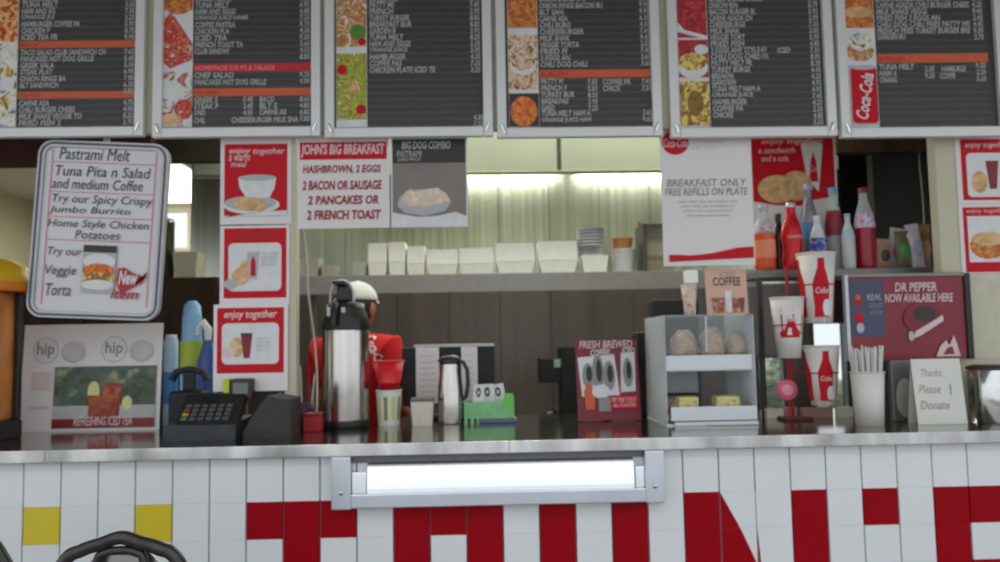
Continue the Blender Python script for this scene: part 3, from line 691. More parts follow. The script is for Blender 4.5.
b = MB(); b.box(-9.3*kk, 8.3*kk, -.027, .032, .0522, .062, mat('red_card_lid', lin(140,28,32), .5), .002); b.build('lid', o)

# ------------------------------------------------------------------ airpot
Y = .48; kk = SZ(1, Y); c = P(346, 428, Y); R_ = 22.5*kk
o = thing('airpot', (c.x, Y, CT), 'tall stainless steel pump coffee airpot with black top', 'airpot')
zz = lambda py: P(346, py, Y).z-CT
AST = mat('airpot_steel', (.56,.53,.50), .22, 1, var=.10, scale=10, stretch=(5,5,.05))
b = MB(); b.lathe([(R_*.98, 0), (R_*1.02, .006), (R_*1.02, .022), (R_, .026)], BLACK); b.build('base_ring', o)
b = MB(); b.lathe([(R_*.985, .0262), (R_, .03), (R_, zz(332)), (R_*.98, zz(330))], AST, seg=40); b.build('body', o)
b = MB(); b.lathe([(R_*1.04, zz(330)+.0002), (R_*1.05, zz(326)), (R_*.97, zz(316)), (R_*.85, zz(309)), (R_*.82, zz(304)), (R_*.5, zz(302))], BLACK, seg=36); b.build('shoulder', o)
b = MB(); b.box(-7*kk, 6*kk, -R_*.55, R_*.5, zz(302)+.0005, zz(286), BLACK, .008); b.build('pump_head', o)
b = MB(); b.tube([(-7*kk, -R_*.55, zz(303)), (-7*kk, -R_*.9, zz(305)), (-7*kk, -R_*1.2, zz(312)), (-7*kk, -R_*1.28, zz(326))], [.013, .013, .012, .010], BLACK, 12); b.build('spout', o)
for sx in (-13, 1):
    b = MB(); b.box((sx-2)*kk, (sx+2)*kk, -R_*.92, -R_*.86, zz(317), zz(308), mat('latch_grey', (.42,.42,.38), .4, .5), .002); b.build('latch', o)
hp = []
for i in range(11):
    a_ = math.pi*i/10; hp.append((-16*kk*math.cos(a_)*.72-3*kk, -.01, zz(304)+(zz(281)-zz(304))*math.sin(a_)**.6))
b = MB(); b.tube(hp, .006, mat('handle_grey', (.50,.53,.50), .4, .3), 8); b.build('carry_handle', o)
b = MB(); b.box(-9*kk, 3*kk, -R_*1.0, R_*.2, zz(286)+.0003, zz(286)+.014, BLACK, .004); b.build('lever', o)

# ------------------------------------------------------------------ red cup in a striped paper tub
Y = .52; kk = SZ(1, Y); c = P(389, 428, Y); zz = lambda py: P(391, py, Y).z-CT
o = thing('paper_tub', (c.x, Y, CT), 'white paper tub with yellow and green stripes under the red cup', 'tub')
STR = [mat('tub_yellow', lin(205,195,110), .5), mat('tub_white', (.62,.63,.57), .5), mat('tub_olive', lin(120,130,70), .5), mat('tub_white', (.6,.6,.6), .5)]
b = MB(); seg = 40; r0_, r1_, h = 10.5*kk, 12.5*kk, zz(390)
for i in range(seg):
    a0, a1 = 2*math.pi*i/seg, 2*math.pi*(i+1)/seg
    p = lambda r, a, z: (r*math.cos(a), r*math.sin(a), z)
    M = STR[(i//2) % 4] if i % 2 == 0 else STR[(i//2) % 4]
    b.add([p(r0_, a0, 0), p(r0_, a1, 0), p(r0_+(r1_-r0_)*.15, a1, h*.15), p(r0_+(r1_-r0_)*.15, a0, h*.15)], [(0, 1, 2, 3)], STR[1], True)
    b.add([p(r0_+(r1_-r0_)*.15, a0, h*.15), p(r0_+(r1_-r0_)*.15, a1, h*.15), p(r1_*.98, a1, h*.82), p(r1_*.98, a0, h*.82)], [(0, 1, 2, 3)], M, True)
    b.add([p(r1_*.98, a0, h*.82), p(r1_*.98, a1, h*.82), p(r1_, a1, h), p(r1_, a0, h)], [(0, 1, 2, 3)], STR[1], True)
b.lathe([(0, .002), (r0_, .002)], STR[1], caps=False); b.build('body', o)
b = MB(); b.tube([(r1_*math.cos(2*math.pi*i/32), r1_*math.sin(2*math.pi*i/32), h) for i in range(32)], .0022, STR[1], 6, closed=True); b.build('rim', o)
zc_ = zz(391)-.035
o = thing('red_cup', (c.x, Y, CT+zc_), 'red flared plastic cup nested in the striped paper tub', 'cup')
RCUP = mat('red_cup_plastic', lin(205,30,40), .35, var=.05)
b = MB(); hh = zz(361)-zc_
b.lathe([(0, .0), (9.0*kk, 0), (9.5*kk, .03), (15.5*kk, hh), (14.9*kk, hh), (8.6*kk, .004), (0, .004)], RCUP, seg=36, caps=False); b.build('body', o)
b = MB(); b.tube([(15.4*kk*math.cos(2*math.pi*i/32), 15.4*kk*math.sin(2*math.pi*i/32), hh) for i in range(32)], .0022, RCUP, 6, closed=True); b.build('rim', o)

# cream canister, carafe, sweetener caddy
Y = .50; kk = SZ(1, Y); c = P(423, 431, Y); zz = lambda py: P(423, py, Y).z-CT
o = thing('creamer_canister', (c.x, Y, CT), 'small square cream coloured canister left of the steel carafe', 'canister')
CRM = mat('cream_plastic', (.62,.57,.47), .45)
b = MB(); h = zz(401); w0, w1 = 9.5*kk, 11*kk
b.add([(-w0, -w0, 0), (w0, -w0, 0), (w0, w0, 0), (-w0, w0, 0), (-w1, -w1, h), (w1, -w1, h), (w1, w1, h), (-w1, w1, h)], [(3, 2, 1, 0), (4, 5, 6, 7), (0, 1, 5, 4), (1, 2, 6, 5), (2, 3, 7, 6), (3, 0, 4, 7)], CRM); b.build('body', o)
MB().box(-w1*1.03, w1*1.03, -w1*1.03, w1*1.03, h+.0002, h+.012, mat('canister_grey_lid', (.12,.11,.12), .5), .003).build('lid', o)
Y = .52; kk = SZ(1, Y); c = P(451, 431, Y); zz = lambda py: P(451, py, Y).z-CT
o = thing('carafe', (c.x, Y, CT), 'stainless steel coffee carafe with black lid and black handle', 'carafe')
b = MB(); b.lathe([(12*kk, 0), (12.8*kk, .006), (12.8*kk, zz(400)), (12*kk, zz(385)), (9.8*kk, zz(366)), (9.5*kk, zz(364))], AST, seg=36); b.build('body', o)
b = MB(); b.lathe([(9.9*kk, zz(364)+.0002), (10.4*kk, zz(361)), (9.2*kk, zz(357)), (5*kk, zz(355)), (0, zz(355))], BLACK); b.build('lid', o)
b = MB(); b.tube([(9*kk, -.01, zz(361)), (13*kk, -.012, zz(362)), (17*kk, -.014, zz(370)), (17.5*kk, -.014, zz(385)), (15.5*kk, -.012, zz(396)), (12.2*kk, -.01, zz(400))], .0075, BLACK, 10); b.build('handle', o)
b = MB(); b.prism([(-9.5*kk, zz(364)), (-13*kk, zz(360)), (-9.5*kk, zz(358.5))], -.008, .008, BLACK); b.build('spout', o)
Y = .54; kk = SZ(1, Y); c = P(491, 430, Y); zz = lambda py: P(491, py, Y).z-CT
GRN = mat('mint_plastic', lin(125,185,130), .4, var=.12, scale=30); PUR = mat('slate_blue_plastic', lin(98,98,130), .45)
o = thing('sweetener_caddy', (c.x, Y, CT), 'green sweetener caddy on a slate blue base right of the carafe', 'caddy')
MB().box(-13*kk, 26*kk, -.045, .045, 0, .016, PUR, .004).build('base', o)
b = MB(); xs = [-26, 23]
b.box(-26*kk, 23*kk, -.040, -.034, .0165, zz(401), GRN, .001); b.box(-26*kk, 23*kk, .034, .040, .0165, zz(401), GRN, .001)
b.box(-26*kk, -24.5*kk, -.033, .033, .0165, zz(401), GRN); b.box(21.5*kk, 23*kk, -.033, .033, .0165, zz(397), GRN)
b.box(-26*kk, 23*kk, -.034, .034, .0163, .020, GRN)
for x_ in (-26, -20, -14): b.box(x_*kk, (x_+3.4)*kk, -.044, -.0402, .0, .05, GRN)
b.build('tray', o)
b = MB(); b.box(13*kk, 22*kk, -.044, -.0404, zz(408), zz(393), mat('bright_green', lin(110,190,80), .4), .001); b.build('clip', o)
for i, (x0, x1, rt) in enumerate(((-18, -7, .03), (-9, 4, -.02), (5, 18, -.16))):
    b = MB(); s0 = zz(384)-.022
    w = (x1-x0)*kk
    b.box(-w/2, w/2, -.002, .002, 0, s0, PWHITE, .001)
    v, f = text_polys('o', 0, .03)
    b.add([((q[0]-.28)*w*.8, -.0024, s0*.62+q[1]*.07) for q in v], f, PBLACK)
    oo = b.build('sugar_packet', None, (c.x+(x0+x1)/2*kk, Y-.018+.018*i, CT+.022), (0, rt, 0))
    tag(oo, ['white sweetener packet with black mark standing left in the green caddy', 'white sweetener packet with black mark in the middle of the green caddy', 'white sweetener packet tilted right in the green caddy'][i], 'packet', 'sweetener packets')

# register screen seen from behind with two papers taped to it
Y = .72; kk = SZ(1, Y); c = P(449, 421, Y); zz = lambda py: P(449, py, Y).z-CT
o = thing('register_monitor', (c.x, Y, CT), 'black register monitor seen from behind with two white papers taped on', 'monitor')
MB().box(-.10, .10, -.06, .09, 0, .012, BLACKM, .004).build('base', o)
MB().box(-.03, .03, .0, .03, .0122, .08, BLACKM, .003).build('stand', o)
b = MB(); b.box(-46*kk, 46*kk, -.005, .035, .05, zz(347), BLACKM, .006)
b.build('housing', o)
b = MB(); b.box(-34*kk, 46*kk, -.006, .036, zz(347)+.0002, zz(345)+.004, mat('pale_steel_strip', (.42,.42,.38), .4, .4), .001); b.build('top_strip', o)
for (x0, x1, y1) in ((-32, -9, 403), (13, 29, 411)):
    b = MB(); b.box(x0*kk, x1*kk, -.008, -.0062, max(.055, zz(y1)), zz(347), PAPER); 
    for i in range(7): b.add([((x0+4)*kk, -.0084, zz(356+i*6)), ((x1-4)*kk, -.0084, zz(356+i*6)), ((x1-4)*kk, -.0084, zz(355.2+i*6)), ((x0+4)*kk, -.0084, zz(355.2+i*6))], [(0, 1, 2, 3)], PLGREY)
    b.build('paper', o)

# ------------------------------------------------------------------ burgundy table-top display card
Y = .48; kk = SZ(1, Y); zz = lambda py: P(612, py, Y).z-CT
cx_ = P(610, 426, Y)
s = Sheet((579, 347, 642, 429), Y, PCRIM); s.cy = 388
s.poly([(584, 405), (581, 365), (618, 362), (622, 404)], PWHITE); s.poly([(623, 401), (625, 361), (639, 360), (638, 400)], PWHITE)
for (x_, y_, w_, h_) in ((591, 384, 6, 13), (601, 381, 6, 19), (612, 384, 6, 15), (631, 381, 5, 15)): s.ell(x_, y_, w_, h_, PGREY); s.ell(x_+1, y_-2, w_*.5, h_*.6, PBLACK)
s.poly([(587, 418), (596, 418), (597, 399), (590, 390), (586, 400)], ORANGE); s.ell(603, 400, 9, 7, PWHITE); s.rect(600, 406, 612, 420, PGREY)
s.text('FRESH BREWED', 583, 348, 637, 356, PPINK, .2, .015); s.text('COFFEE', 594, 357, 614, 364, PWHITE, .2, .02); s.text('ICED', 626, 356, 639, 362, PWHITE, .2, .02)
s.rect(612, 404, 640, 418, PRED); s.text('TRY ONE TODAY', 613, 406, 638, 411, PPINK, .1, .01); s.text('ALL FLAVORS', 614, 412, 637, 416, PPINK, .1, .01)
root = thing('display_card', (cx_.x, Y, CT), 'burgundy stand-up card showing dark coffee cups left of the pastry case', 'display card')
o = s.mb.build('front_panel', root, (0, 0, .003), (math.radians(-9), 0, 0))
b = MB(); b.add([(-.02, .02, 0), (.02, .02, 0), (.02, .085, 0), (-.02, .085, 0), (-.012, .042, .16), (.012, .042, .16)], [(0, 1, 2, 3), (2, 3, 4, 5)], PCRIM); b.build('easel_back', root)

# ------------------------------------------------------------------ pastry case
Y = .30; kk = SZ(1, Y); c = P(699, 432, Y); zz = lambda py: P(699, py, Y).z-CT
pc = thing('pastry_case', (c.x, Y, CT), 'clear acrylic two-tier pastry case with white shelf fronts', 'pastry case')
WSH = mat('white_acrylic', (.66,.69,.72), .3, var=.02)
Lx, Rx, H = -33*kk, 57*kk, zz(315); D0, D1 = -.02, .30
MB().box(Lx, Rx, D0-.0, D1, 0, .006, WSH).build('base', pc)
b = MB(); b.box(-26*kk, Rx-.001, D0-.012, D0-.001, .0, zz(421), WSH, .002); b.box(7*kk, Rx-.001, D0-.016, D0-.0125, .002, zz(422), PAPER); b.build('base_front', pc)
b = MB(); b.box(-29*kk, Rx-.001, D0-.006, D0-.001, zz(420), zz(406), WSH, .002); b.build('lower_front', pc)
b = MB(); b.box(-28*kk, Rx-.003, D0+.004, D1-.005, zz(420), zz(420)+.004, WSH); b.build('lower_shelf', pc)
b = MB(); b.box(-31*kk, Rx-.004, D0+.02, D1-.005, zz(371), zz(371)+.004, WSH); b.build('upper_shelf', pc)
b = MB(); b.box(-31*kk, Rx-.004, D0+.014, D0+.0195, zz(370), zz(355), WSH, .002); b.build('upper_front', pc)
b = MB(); b.box(-30*kk, 20*kk, D1-.06, D1-.055, zz(397), zz(373), PLGREY); b.build('back_card', pc)
for (x0, x1, nm) in ((Lx, Lx+.004, 'side_panel'), (Rx-.003, Rx+.001, 'side_panel')):
    b = MB(); b.box(x0, x1, D0, D1, .0065, H-.004, CLEAR); b.build(nm, pc)
b = MB(); b.box(Lx, Rx+.001, D0, D1, H-.0038, H, CLEAR); b.build('top_panel', pc)
b = MB(); b.box(Lx+.0045, Rx-.0035, D1-.004, D1, .0065, H-.0042, CLEAR); b.build('back_panel', pc)
b = MB(); b.box(-33*kk+.0045, Rx-.0035, D0, D0+.003, zz(353), H-.0042, CLEAR); b.build('upper_door', pc)
b = MB(); b.box(8*kk, 10*kk, D0-.004, D0-.0005, zz(352), H-.005, mat('door_edge_grey', (.5,.52,.52), .3)); b.build('door_edge', pc)
BAKE = food('baked_crust', [lin(150,95,50), lin(205,165,110), lin(225,205,165), lin(190,120,60)], 60); BAKER = food('baked_glaze', [lin(175,105,55), lin(212,170,115), lin(228,212,180), lin(185,85,50)], 50)
LEMC = food('lemon_cake', [lin(195,180,95), lin(220,210,150), lin(150,120,60)], 90); WRAP = mat('plastic_wrap', (.9,.92,.92), .15, var=.02, alpha=.05)
def pastry(px, py, wpx, hpx, M, label, name='pastry', kind='bun', Yp=.38):
    k_ = SZ(1, Yp); cc = P(px, py, Yp)
    o = thing(name, (cc.x, Yp, 0), label, 'pastry', 'pastries in the acrylic case')
    b = MB()
    if kind == 'bun':
        b.ellipsoid((0, 0, hpx*k_*.5), (wpx*k_*.5, wpx*k_*.42, hpx*k_*.5), M, fn=lambda q: Vector((q.x*(1+.06*math.sin(7*q.z+3*q.y)), q.y, max(q.z, -.75)/(.875 if q.z < 0 else 1)*1.0+.0)) )
    else:
        b.box(-wpx*k_/2, wpx*k_/2, -.03, .03, 0, hpx*k_, M, .008, 2)
    b.build('crust', o)
    b = MB(); 
    b.ellipsoid((0, 0, hpx*k_*.55), (wpx*k_*.56, wpx*k_*.46, hpx*k_*.56), WRAP, us=14, vs_=9, fn=lambda q: q*(1+.05*math.sin(9*q.x+5*q.z)))
    if kind == 'bun': b.build('wrapper', o)
    else: MB().box(-wpx*k_/2-.004, wpx*k_/2+.004, -.036, .036, -.0, .005, mat('paper_tray', (.55,.53,.5), .6), .001).build('tray', o)
    return o
up = zz(371)+.0045+CT; lo = zz(420)+.0045+CT; bs = CT+.0065
for i, (px, w, h, M, lab) in enumerate(((684, 26, 36, BAKER, 'large glazed bun wrapped in plastic, upper shelf left in the case'), (712, 24, 38, BAKE, 'tan wrapped pastry in the middle of the upper case shelf'), (737, 22, 34, BAKE, 'wrapped brown pastry at right end of the upper case shelf'))):
    o = pastry(px, 355, w, h, M, lab); o.location.z = up
for px, w, lab in ((687, 20, 'square lemon cake slice at left on the lower case shelf'), (726, 24, 'square lemon cake slice at right on the lower case shelf')):
    o = pastry(px, 406, w, 21, LEMC, lab, 'cake_slice', 'cake', .345); o.location.z = lo
for px, py, zz0, lab in ((655, 352, None, 'round roll at the back left of the lower case shelf'),):
    o = pastry(672, 420, 17, 16, BAKER, lab, 'bread_roll', 'bun', .50); o.location.z = lo

# coffee card and small peach cup on top of the pastry case
topz = CT+H+.0005
Yc = .36; k_ = SZ(1, Yc)
PEACH = mat('peach_print', lin(205,165,145), .5, var=.04, scale=6)
s = Sheet((706.5, 270, 748, 316), Yc, PEACH); s.y = -.001
s.text('ICED', 721, 273, 737, 277.5, PGREY, .05, .01); s.text('COFFEE', 714, 278, 742, 287, PDARK, .05, .02)
for x_ in (718, 738): s.poly([(x_-5, 314), (x_+5, 314), (x_+7, 299), (x_-7, 299)], food('print_iced_coffee', [lin(95,45,35), lin(150,90,70), lin(205,175,155)], 40))
s.poly([(726, 314), (731, 314), (732, 292), (725, 292)], PWHITE)
root = thing('coffee_card', (s.c.x, Yc, topz), 'peach ICED COFFEE card standing on top of the pastry case', 'display card')
s.mb.build('front', root, (0, 0, .001), (math.radians(-6), 0, 0))
MB().add([(-.03, .055, 0), (.03, .055, 0), (.03, .016, .13), (-.03, .016, .13)], [(0, 1, 2, 3)], PEACH).build('back_flap', root)
Yc = .34; k_ = SZ(1, Yc)
o = thing('peach_cup', (P(690, 316, Yc).x, Yc, topz), 'small flared peach striped cup standing on the pastry case', 'cup')
b = MB(); b.lathe([(0, 0), (5*k_, 0), (8*k_, 30*k_), (7.5*k_, 30*k_), (4.6*k_, .003), (0, .003)], food('peach_stripe', [lin(190,150,125), lin(220,205,190), lin(170,110,95)], 60), caps=False); b.build('body', o)
b = MB(); b.lathe([(8*k_, 30*k_), (8.4*k_, 31*k_), (7.6*k_, 31*k_)], PAPER2, caps=False); b.build('rim', o)
o = thing('napkin_block', (P(692, 316, Yc).x, Yc, topz+.0035), 'folded pale green-white napkin standing up in the peach cup', 'napkin')
b = MB(); b.box(-3.6*k_, 3.6*k_, -.008, .008, 0, 30*k_, FOAM, .002); b.build('stem_fold', o); b = MB(); b.box(-6.5*k_, 6.5*k_, -.016, .016, 30*k_+.0035, 44*k_, FOAM, .004); b.build('top_fold', o)

# ------------------------------------------------------------------ steel rack with bottles, right
Y0r, Y1r = .50, .70
rack_l, rack_r = P(757, 270, Y0r), P(934, 266, Y0r)
zr = P(845, 268.5, Y0r).z
rk = thing('bottle_rack', ((rack_l.x+rack_r.x)/2, .60, CT), 'grey steel rack holding soda bottles and snack bags on the right', 'rack')
hx = (rack_r.x-rack_l.x)/2; hr = zr-CT
b = MB(); b.box(-hx, hx, -.10, .10, hr-.03, hr, SHELFST, .003); b.build('shelf_board', rk)
for sx in (-1, 1):
    for sy in (-1, 1):
        b = MB(); b.box(sx*hx-(.018 if sx > 0 else 0), sx*hx+(0 if sx > 0 else .018), sy*.098-(.016 if sy > 0 else 0), sy*.098+(0 if sy > 0 else .016), 0, hr-.0305, mat('rack_dark_leg', (.05,.05,.05), .5, .4), .002); b.build('leg', rk)
def bottle(px, ytop, rpx, Yb, prof, Mb, Mc, Ml, label, lab=(.28, .55), name='soda_bottle', cat='bottle', ml2=None):
    k_ = SZ(1, Yb); x = P(px, 265, Yb).x; h = P(px, ytop, Yb).z-zr
    o = thing(name, (x, Yb, zr+.0003), label, cat, 'bottles on the steel rack'); r = rpx*k_
    def rad(t):
        for i in range(len(prof)-1):
            if prof[i][0] <= t <= prof[i+1][0]:
                f = (t-prof[i][0])/(prof[i+1][0]-prof[i][0]); return r*(prof[i][1]+(prof[i+1][1]-prof[i][1])*f)
        return r*prof[-1][1]
    b = MB()
    # filled lower part and clear upper part in one body mesh
    n = 22; pts = [(rad(i/n*.93), h*.93*i/n) for i in range(n+1)]
    split = int(n*(ml2[1] if ml2 else 1))
    if ml2:
        b.lathe(pts[:split+1], Mb, caps=True, seg=24); b.lathe(pts[split:], ml2[0], caps=False, seg=24)
    else: b.lathe(pts, Mb, seg=24)
    b.build('body', o)
    b = MB(); rc = rad(.93)*1.12; b.lathe([(rc, 0), (rc, h*.065), (rc*.85, h*.07), (0, h*.07)], Mc, seg=18); b.build('cap', o, (0, 0, h*.93+.0003))
    if Ml:
        b = MB(); b.lathe([(rad(lab[0]+(lab[1]-lab[0])*i/6)+.0008, h*(lab[0]+(lab[1]-lab[0])*i/6)) for i in range(7)], Ml, caps=False, seg=24); b.build('label', o)
    return o, h, rad
STD = [(0, .9), (.03, 1), (.55, 1), (.68, .82), (.84, .42), (1, .40)]
CONT = [(0, .82), (.04, .9), (.14, .98), (.30, .86), (.48, 1), (.62, .88), (.82, .44), (1, .38)]
CLR = mat('clear_bottle', (.75,.80,.78), .1, var=.05, alpha=.30)
o, h, rad = bottle(765.5, 205, 10.5, .53, STD, mat('orange_soda', lin(205,75,30), .2, var=.1), mat('cap_clear_grey', (.45,.47,.47), .3), food('purple_label', [lin(90,90,150), lin(200,200,210), lin(180,60,70)], 60), 'orange soda bottle, leftmost on the steel rack', (.58, .74), ml2=(CLR, .60))
b = MB(); b.lathe([(rad(.3)+.001, h*.18), (rad(.3)+.001, h*.45)], mat('orange_pale_label', lin(220,130,95), .4), caps=False, seg=20); b.build('label', o)
o, h, rad = bottle(793, 203, 11, .525, CONT, mat('red_aluminium', lin(190,20,32), .3, .2), mat('cap_silver', (.55,.6,.55), .3, .5), None, 'red contour cola bottle with white script on the steel rack')
b = MB(); v, f = text_polys('Coca-Cola', .3, .01); wt = max(q[0] for q in v)
out = []
for q in v:
    a_ = -math.pi/2+(q[0]/wt-.5)*1.5; t = .46+q[1]*.07; rr_ = rad(t)+.0012; out.append((rr_*math.cos(a_), rr_*math.sin(a_), h*t))
b.add(out, f, PPINK); b.build('lettering', o)
bottle(780, 214, 7, .60, STD, mat('dark_cola', (.02,.012,.01), .15), mat('cap_black', (.02,.02,.02), .4), None, 'dark cola bottle half hidden behind the red contour bottle')
bottle(811, 184, 9, .62, STD, mat('grey_bottle', lin(125,125,135), .2, .2), mat('cap_lilac', lin(165,165,190), .4), mat('blue_band', lin(85,135,185), .4), 'tall grey bottle with blue band behind the small blue bottle', (.35, .55))
bottle(819, 216, 8, .53, STD, mat('clear_water', (.55,.58,.6), .15), mat('cap_white2', (.6,.6,.62), .4), food('royal_label', [lin(35,45,130), lin(60,70,150), lin(210,215,225)], 30), 'small bottle with royal blue label in the rack middle', (.12, .58))
bottle(836, 188, 9, .62, STD, CLR, mat('cap_sky', lin(95,165,210), .4), mat('wine_label', lin(140,45,60), .4), 'tall clear bottle with blue cap and wine red label', (.42, .72))
bottle(849.5, 214, 6.5, .54, STD, mat('clear_drink', (.50,.53,.47), .15), mat('cap_sky2', lin(125,175,205), .4), mat('pale_blue_label', lin(160,185,200), .4), 'small clear bottle with pale blue cap at rack front', (.55, .72))
bottle(866.5, 188, 10, .56, STD, mat('ruby_drink', lin(150,15,45), .2), mat('cap_ruby', lin(120,40,50), .4), food('lilac_label', [lin(110,90,150), lin(210,200,215), lin(160,60,90)], 50), 'ruby red drink bottle, rightmost bottle on the rack', (.50, .68), ml2=(CLR, .66))
def bag(px, ytop, wpx, hpx, Yb, M1, M2, label, tilt=0):
    k_ = SZ(1, Yb); x = P(px, 262, Yb).x; w = wpx*k_/2; h = hpx*k_
    o = thing('snack_bag', (x, Yb, zr+.0005), label, 'snack bag', 'snack bags on the steel rack', (0, tilt, 0))
    b = MB(); nu, nv = 9, 11; vs = []
    for side in (-1, 1):
        for j in range(nv):
            for i in range(nu):
                u, v_ = i/(nu-1)*2-1, j/(nv-1)
                t = (1-u**4)*max(0, math.sin(math.pi*min(max((v_-.0)/.90, 0), 1)))**.6*.018
                vs.append((u*w*(1-.04*math.sin(9*v_)), side*(t+.0006), v_*h))
    fs = []
    for q in range(2):
        for j in range(nv-1):
            for i in range(nu-1):
                a_ = q*nu*nv+j*nu+i; f_ = (a_, a_+1, a_+nu+1, a_+nu); fs.append(f_ if q == 0 else f_[::-1])
    b.add(vs, fs, M1, True); b.build('body', o)
    b = MB(); b.ellipsoid((0, -.0175, h*.48), (w*.7, .004, h*.22), M2, us=14, vs_=8); b.build('label', o)
    b = MB(); b.box(-w*.98, w*.98, -.0016, .0016, h+.0002, h+.012, M1); b.build('top_seal', o)
WBG = mat('bag_white', (.52,.50,.53), .3, var=.08); BRB = mat('bag_brown', lin(120,85,50), .35, var=.15)
bag(883, 240, 14, 27, .535, mat('bag_tan', lin(150,120,95), .35), mat('bag_dark', lin(50,38,34), .4), 'small tan and dark snack bag right of the ruby bottle', .05)
bag(895, 228, 20, 40, .625, WBG, mat('bag_orange', lin(185,105,60), .4), 'white snack bag with orange label in the bag row', .16)
bag(904.5, 230, 15, 35, .53, mat('bag_olive', lin(105,95,70), .35), mat('bag_green', lin(60,135,70), .4), 'olive snack bag with bright green label', -.06)
bag(919, 222, 14, 42, .53, WBG, mat('bag_lilac', lin(165,160,180), .4), 'tall white and lilac snack bag with plain label', -.14)
bag(924, 221, 16, 44, .645, BRB, mat('bag_brown2', lin(150,110,70), .4), 'brown snack bag at the right end next to the post', .0)

# ------------------------------------------------------------------ cup display stand
Ys = .40; k_ = SZ(1, Ys); cx_ = P(797, 432, Ys).x
st = thing('cup_display_stand', (cx_, Ys, CT), 'thin red stand holding three sample cups, with a pink round tag', 'display stand')
zz = lambda px, py, Y=Ys: P(px, py, Y).z-CT
RROD = mat('red_lacquer_rod', lin(165,25,40), .35)
MB().box(-.05, .05, -.03, .05, 0, .010, mat('stand_base_dark_red', lin(90,20,25), .5), .003).build('base', st)
b = MB(); b.tube([(0, .03, .0102), (0, .03, zz(800, 265))], .0055, RROD, 10); b.build('pole', st)
b = MB(); b.tube([(-.018, .01, .0102), (-.012, .028, zz(797, 330))], .003, RROD, 8); b.build('brace', st)
def ringarm(cupx, py, r):
    x = P(cupx, py, .345).x-cx_; z = zz(cupx, py, .345); y = .345-Ys
    b = MB(); b.tube([(x+r*math.cos(2*math.pi*i/24), y+r*math.sin(2*math.pi*i/24), z) for i in range(24)], .0022, RROD, 6, closed=True)
    b.tube([(0, .026, z), (x+r*.3*(-1 if x > 0 else 1), y+r*.96, z)], .003, RROD, 6); b.build('cup_ring', st)
    return x+cx_, CT+z
b = MB(); tz = zz(787, 390, .36); 
b.lathe([(0, 0), (9.5*k_, 0), (10.5*k_, .003), (9.5*k_, .006), (0, .006)], mat('pink_badge', lin(205,85,115), .4), T=Matrix.Translation((P(787, 390, .36).x-cx_, .36-Ys, tz)) @ Matrix.Rotation(math.pi/2, 4, 'X'), seg=24)
b.lathe([(0, 0), (6*k_, 0), (5.5*k_, .001), (0, .0012)], mat('pink_badge_light', lin(220,140,160), .4), T=Matrix.Translation((P(787, 390, .36).x-cx_, .36-Ys-.0062, tz)) @ Matrix.Rotation(math.pi/2, 4, 'X'), seg=24)
b.build('round_tag', st)
b = MB(); b.tube([(P(787, 390, .36).x-cx_, .36-Ys+.0, tz), (-.012, .026, tz-.004)], .002, RROD, 6); b.build('tag_arm', st)
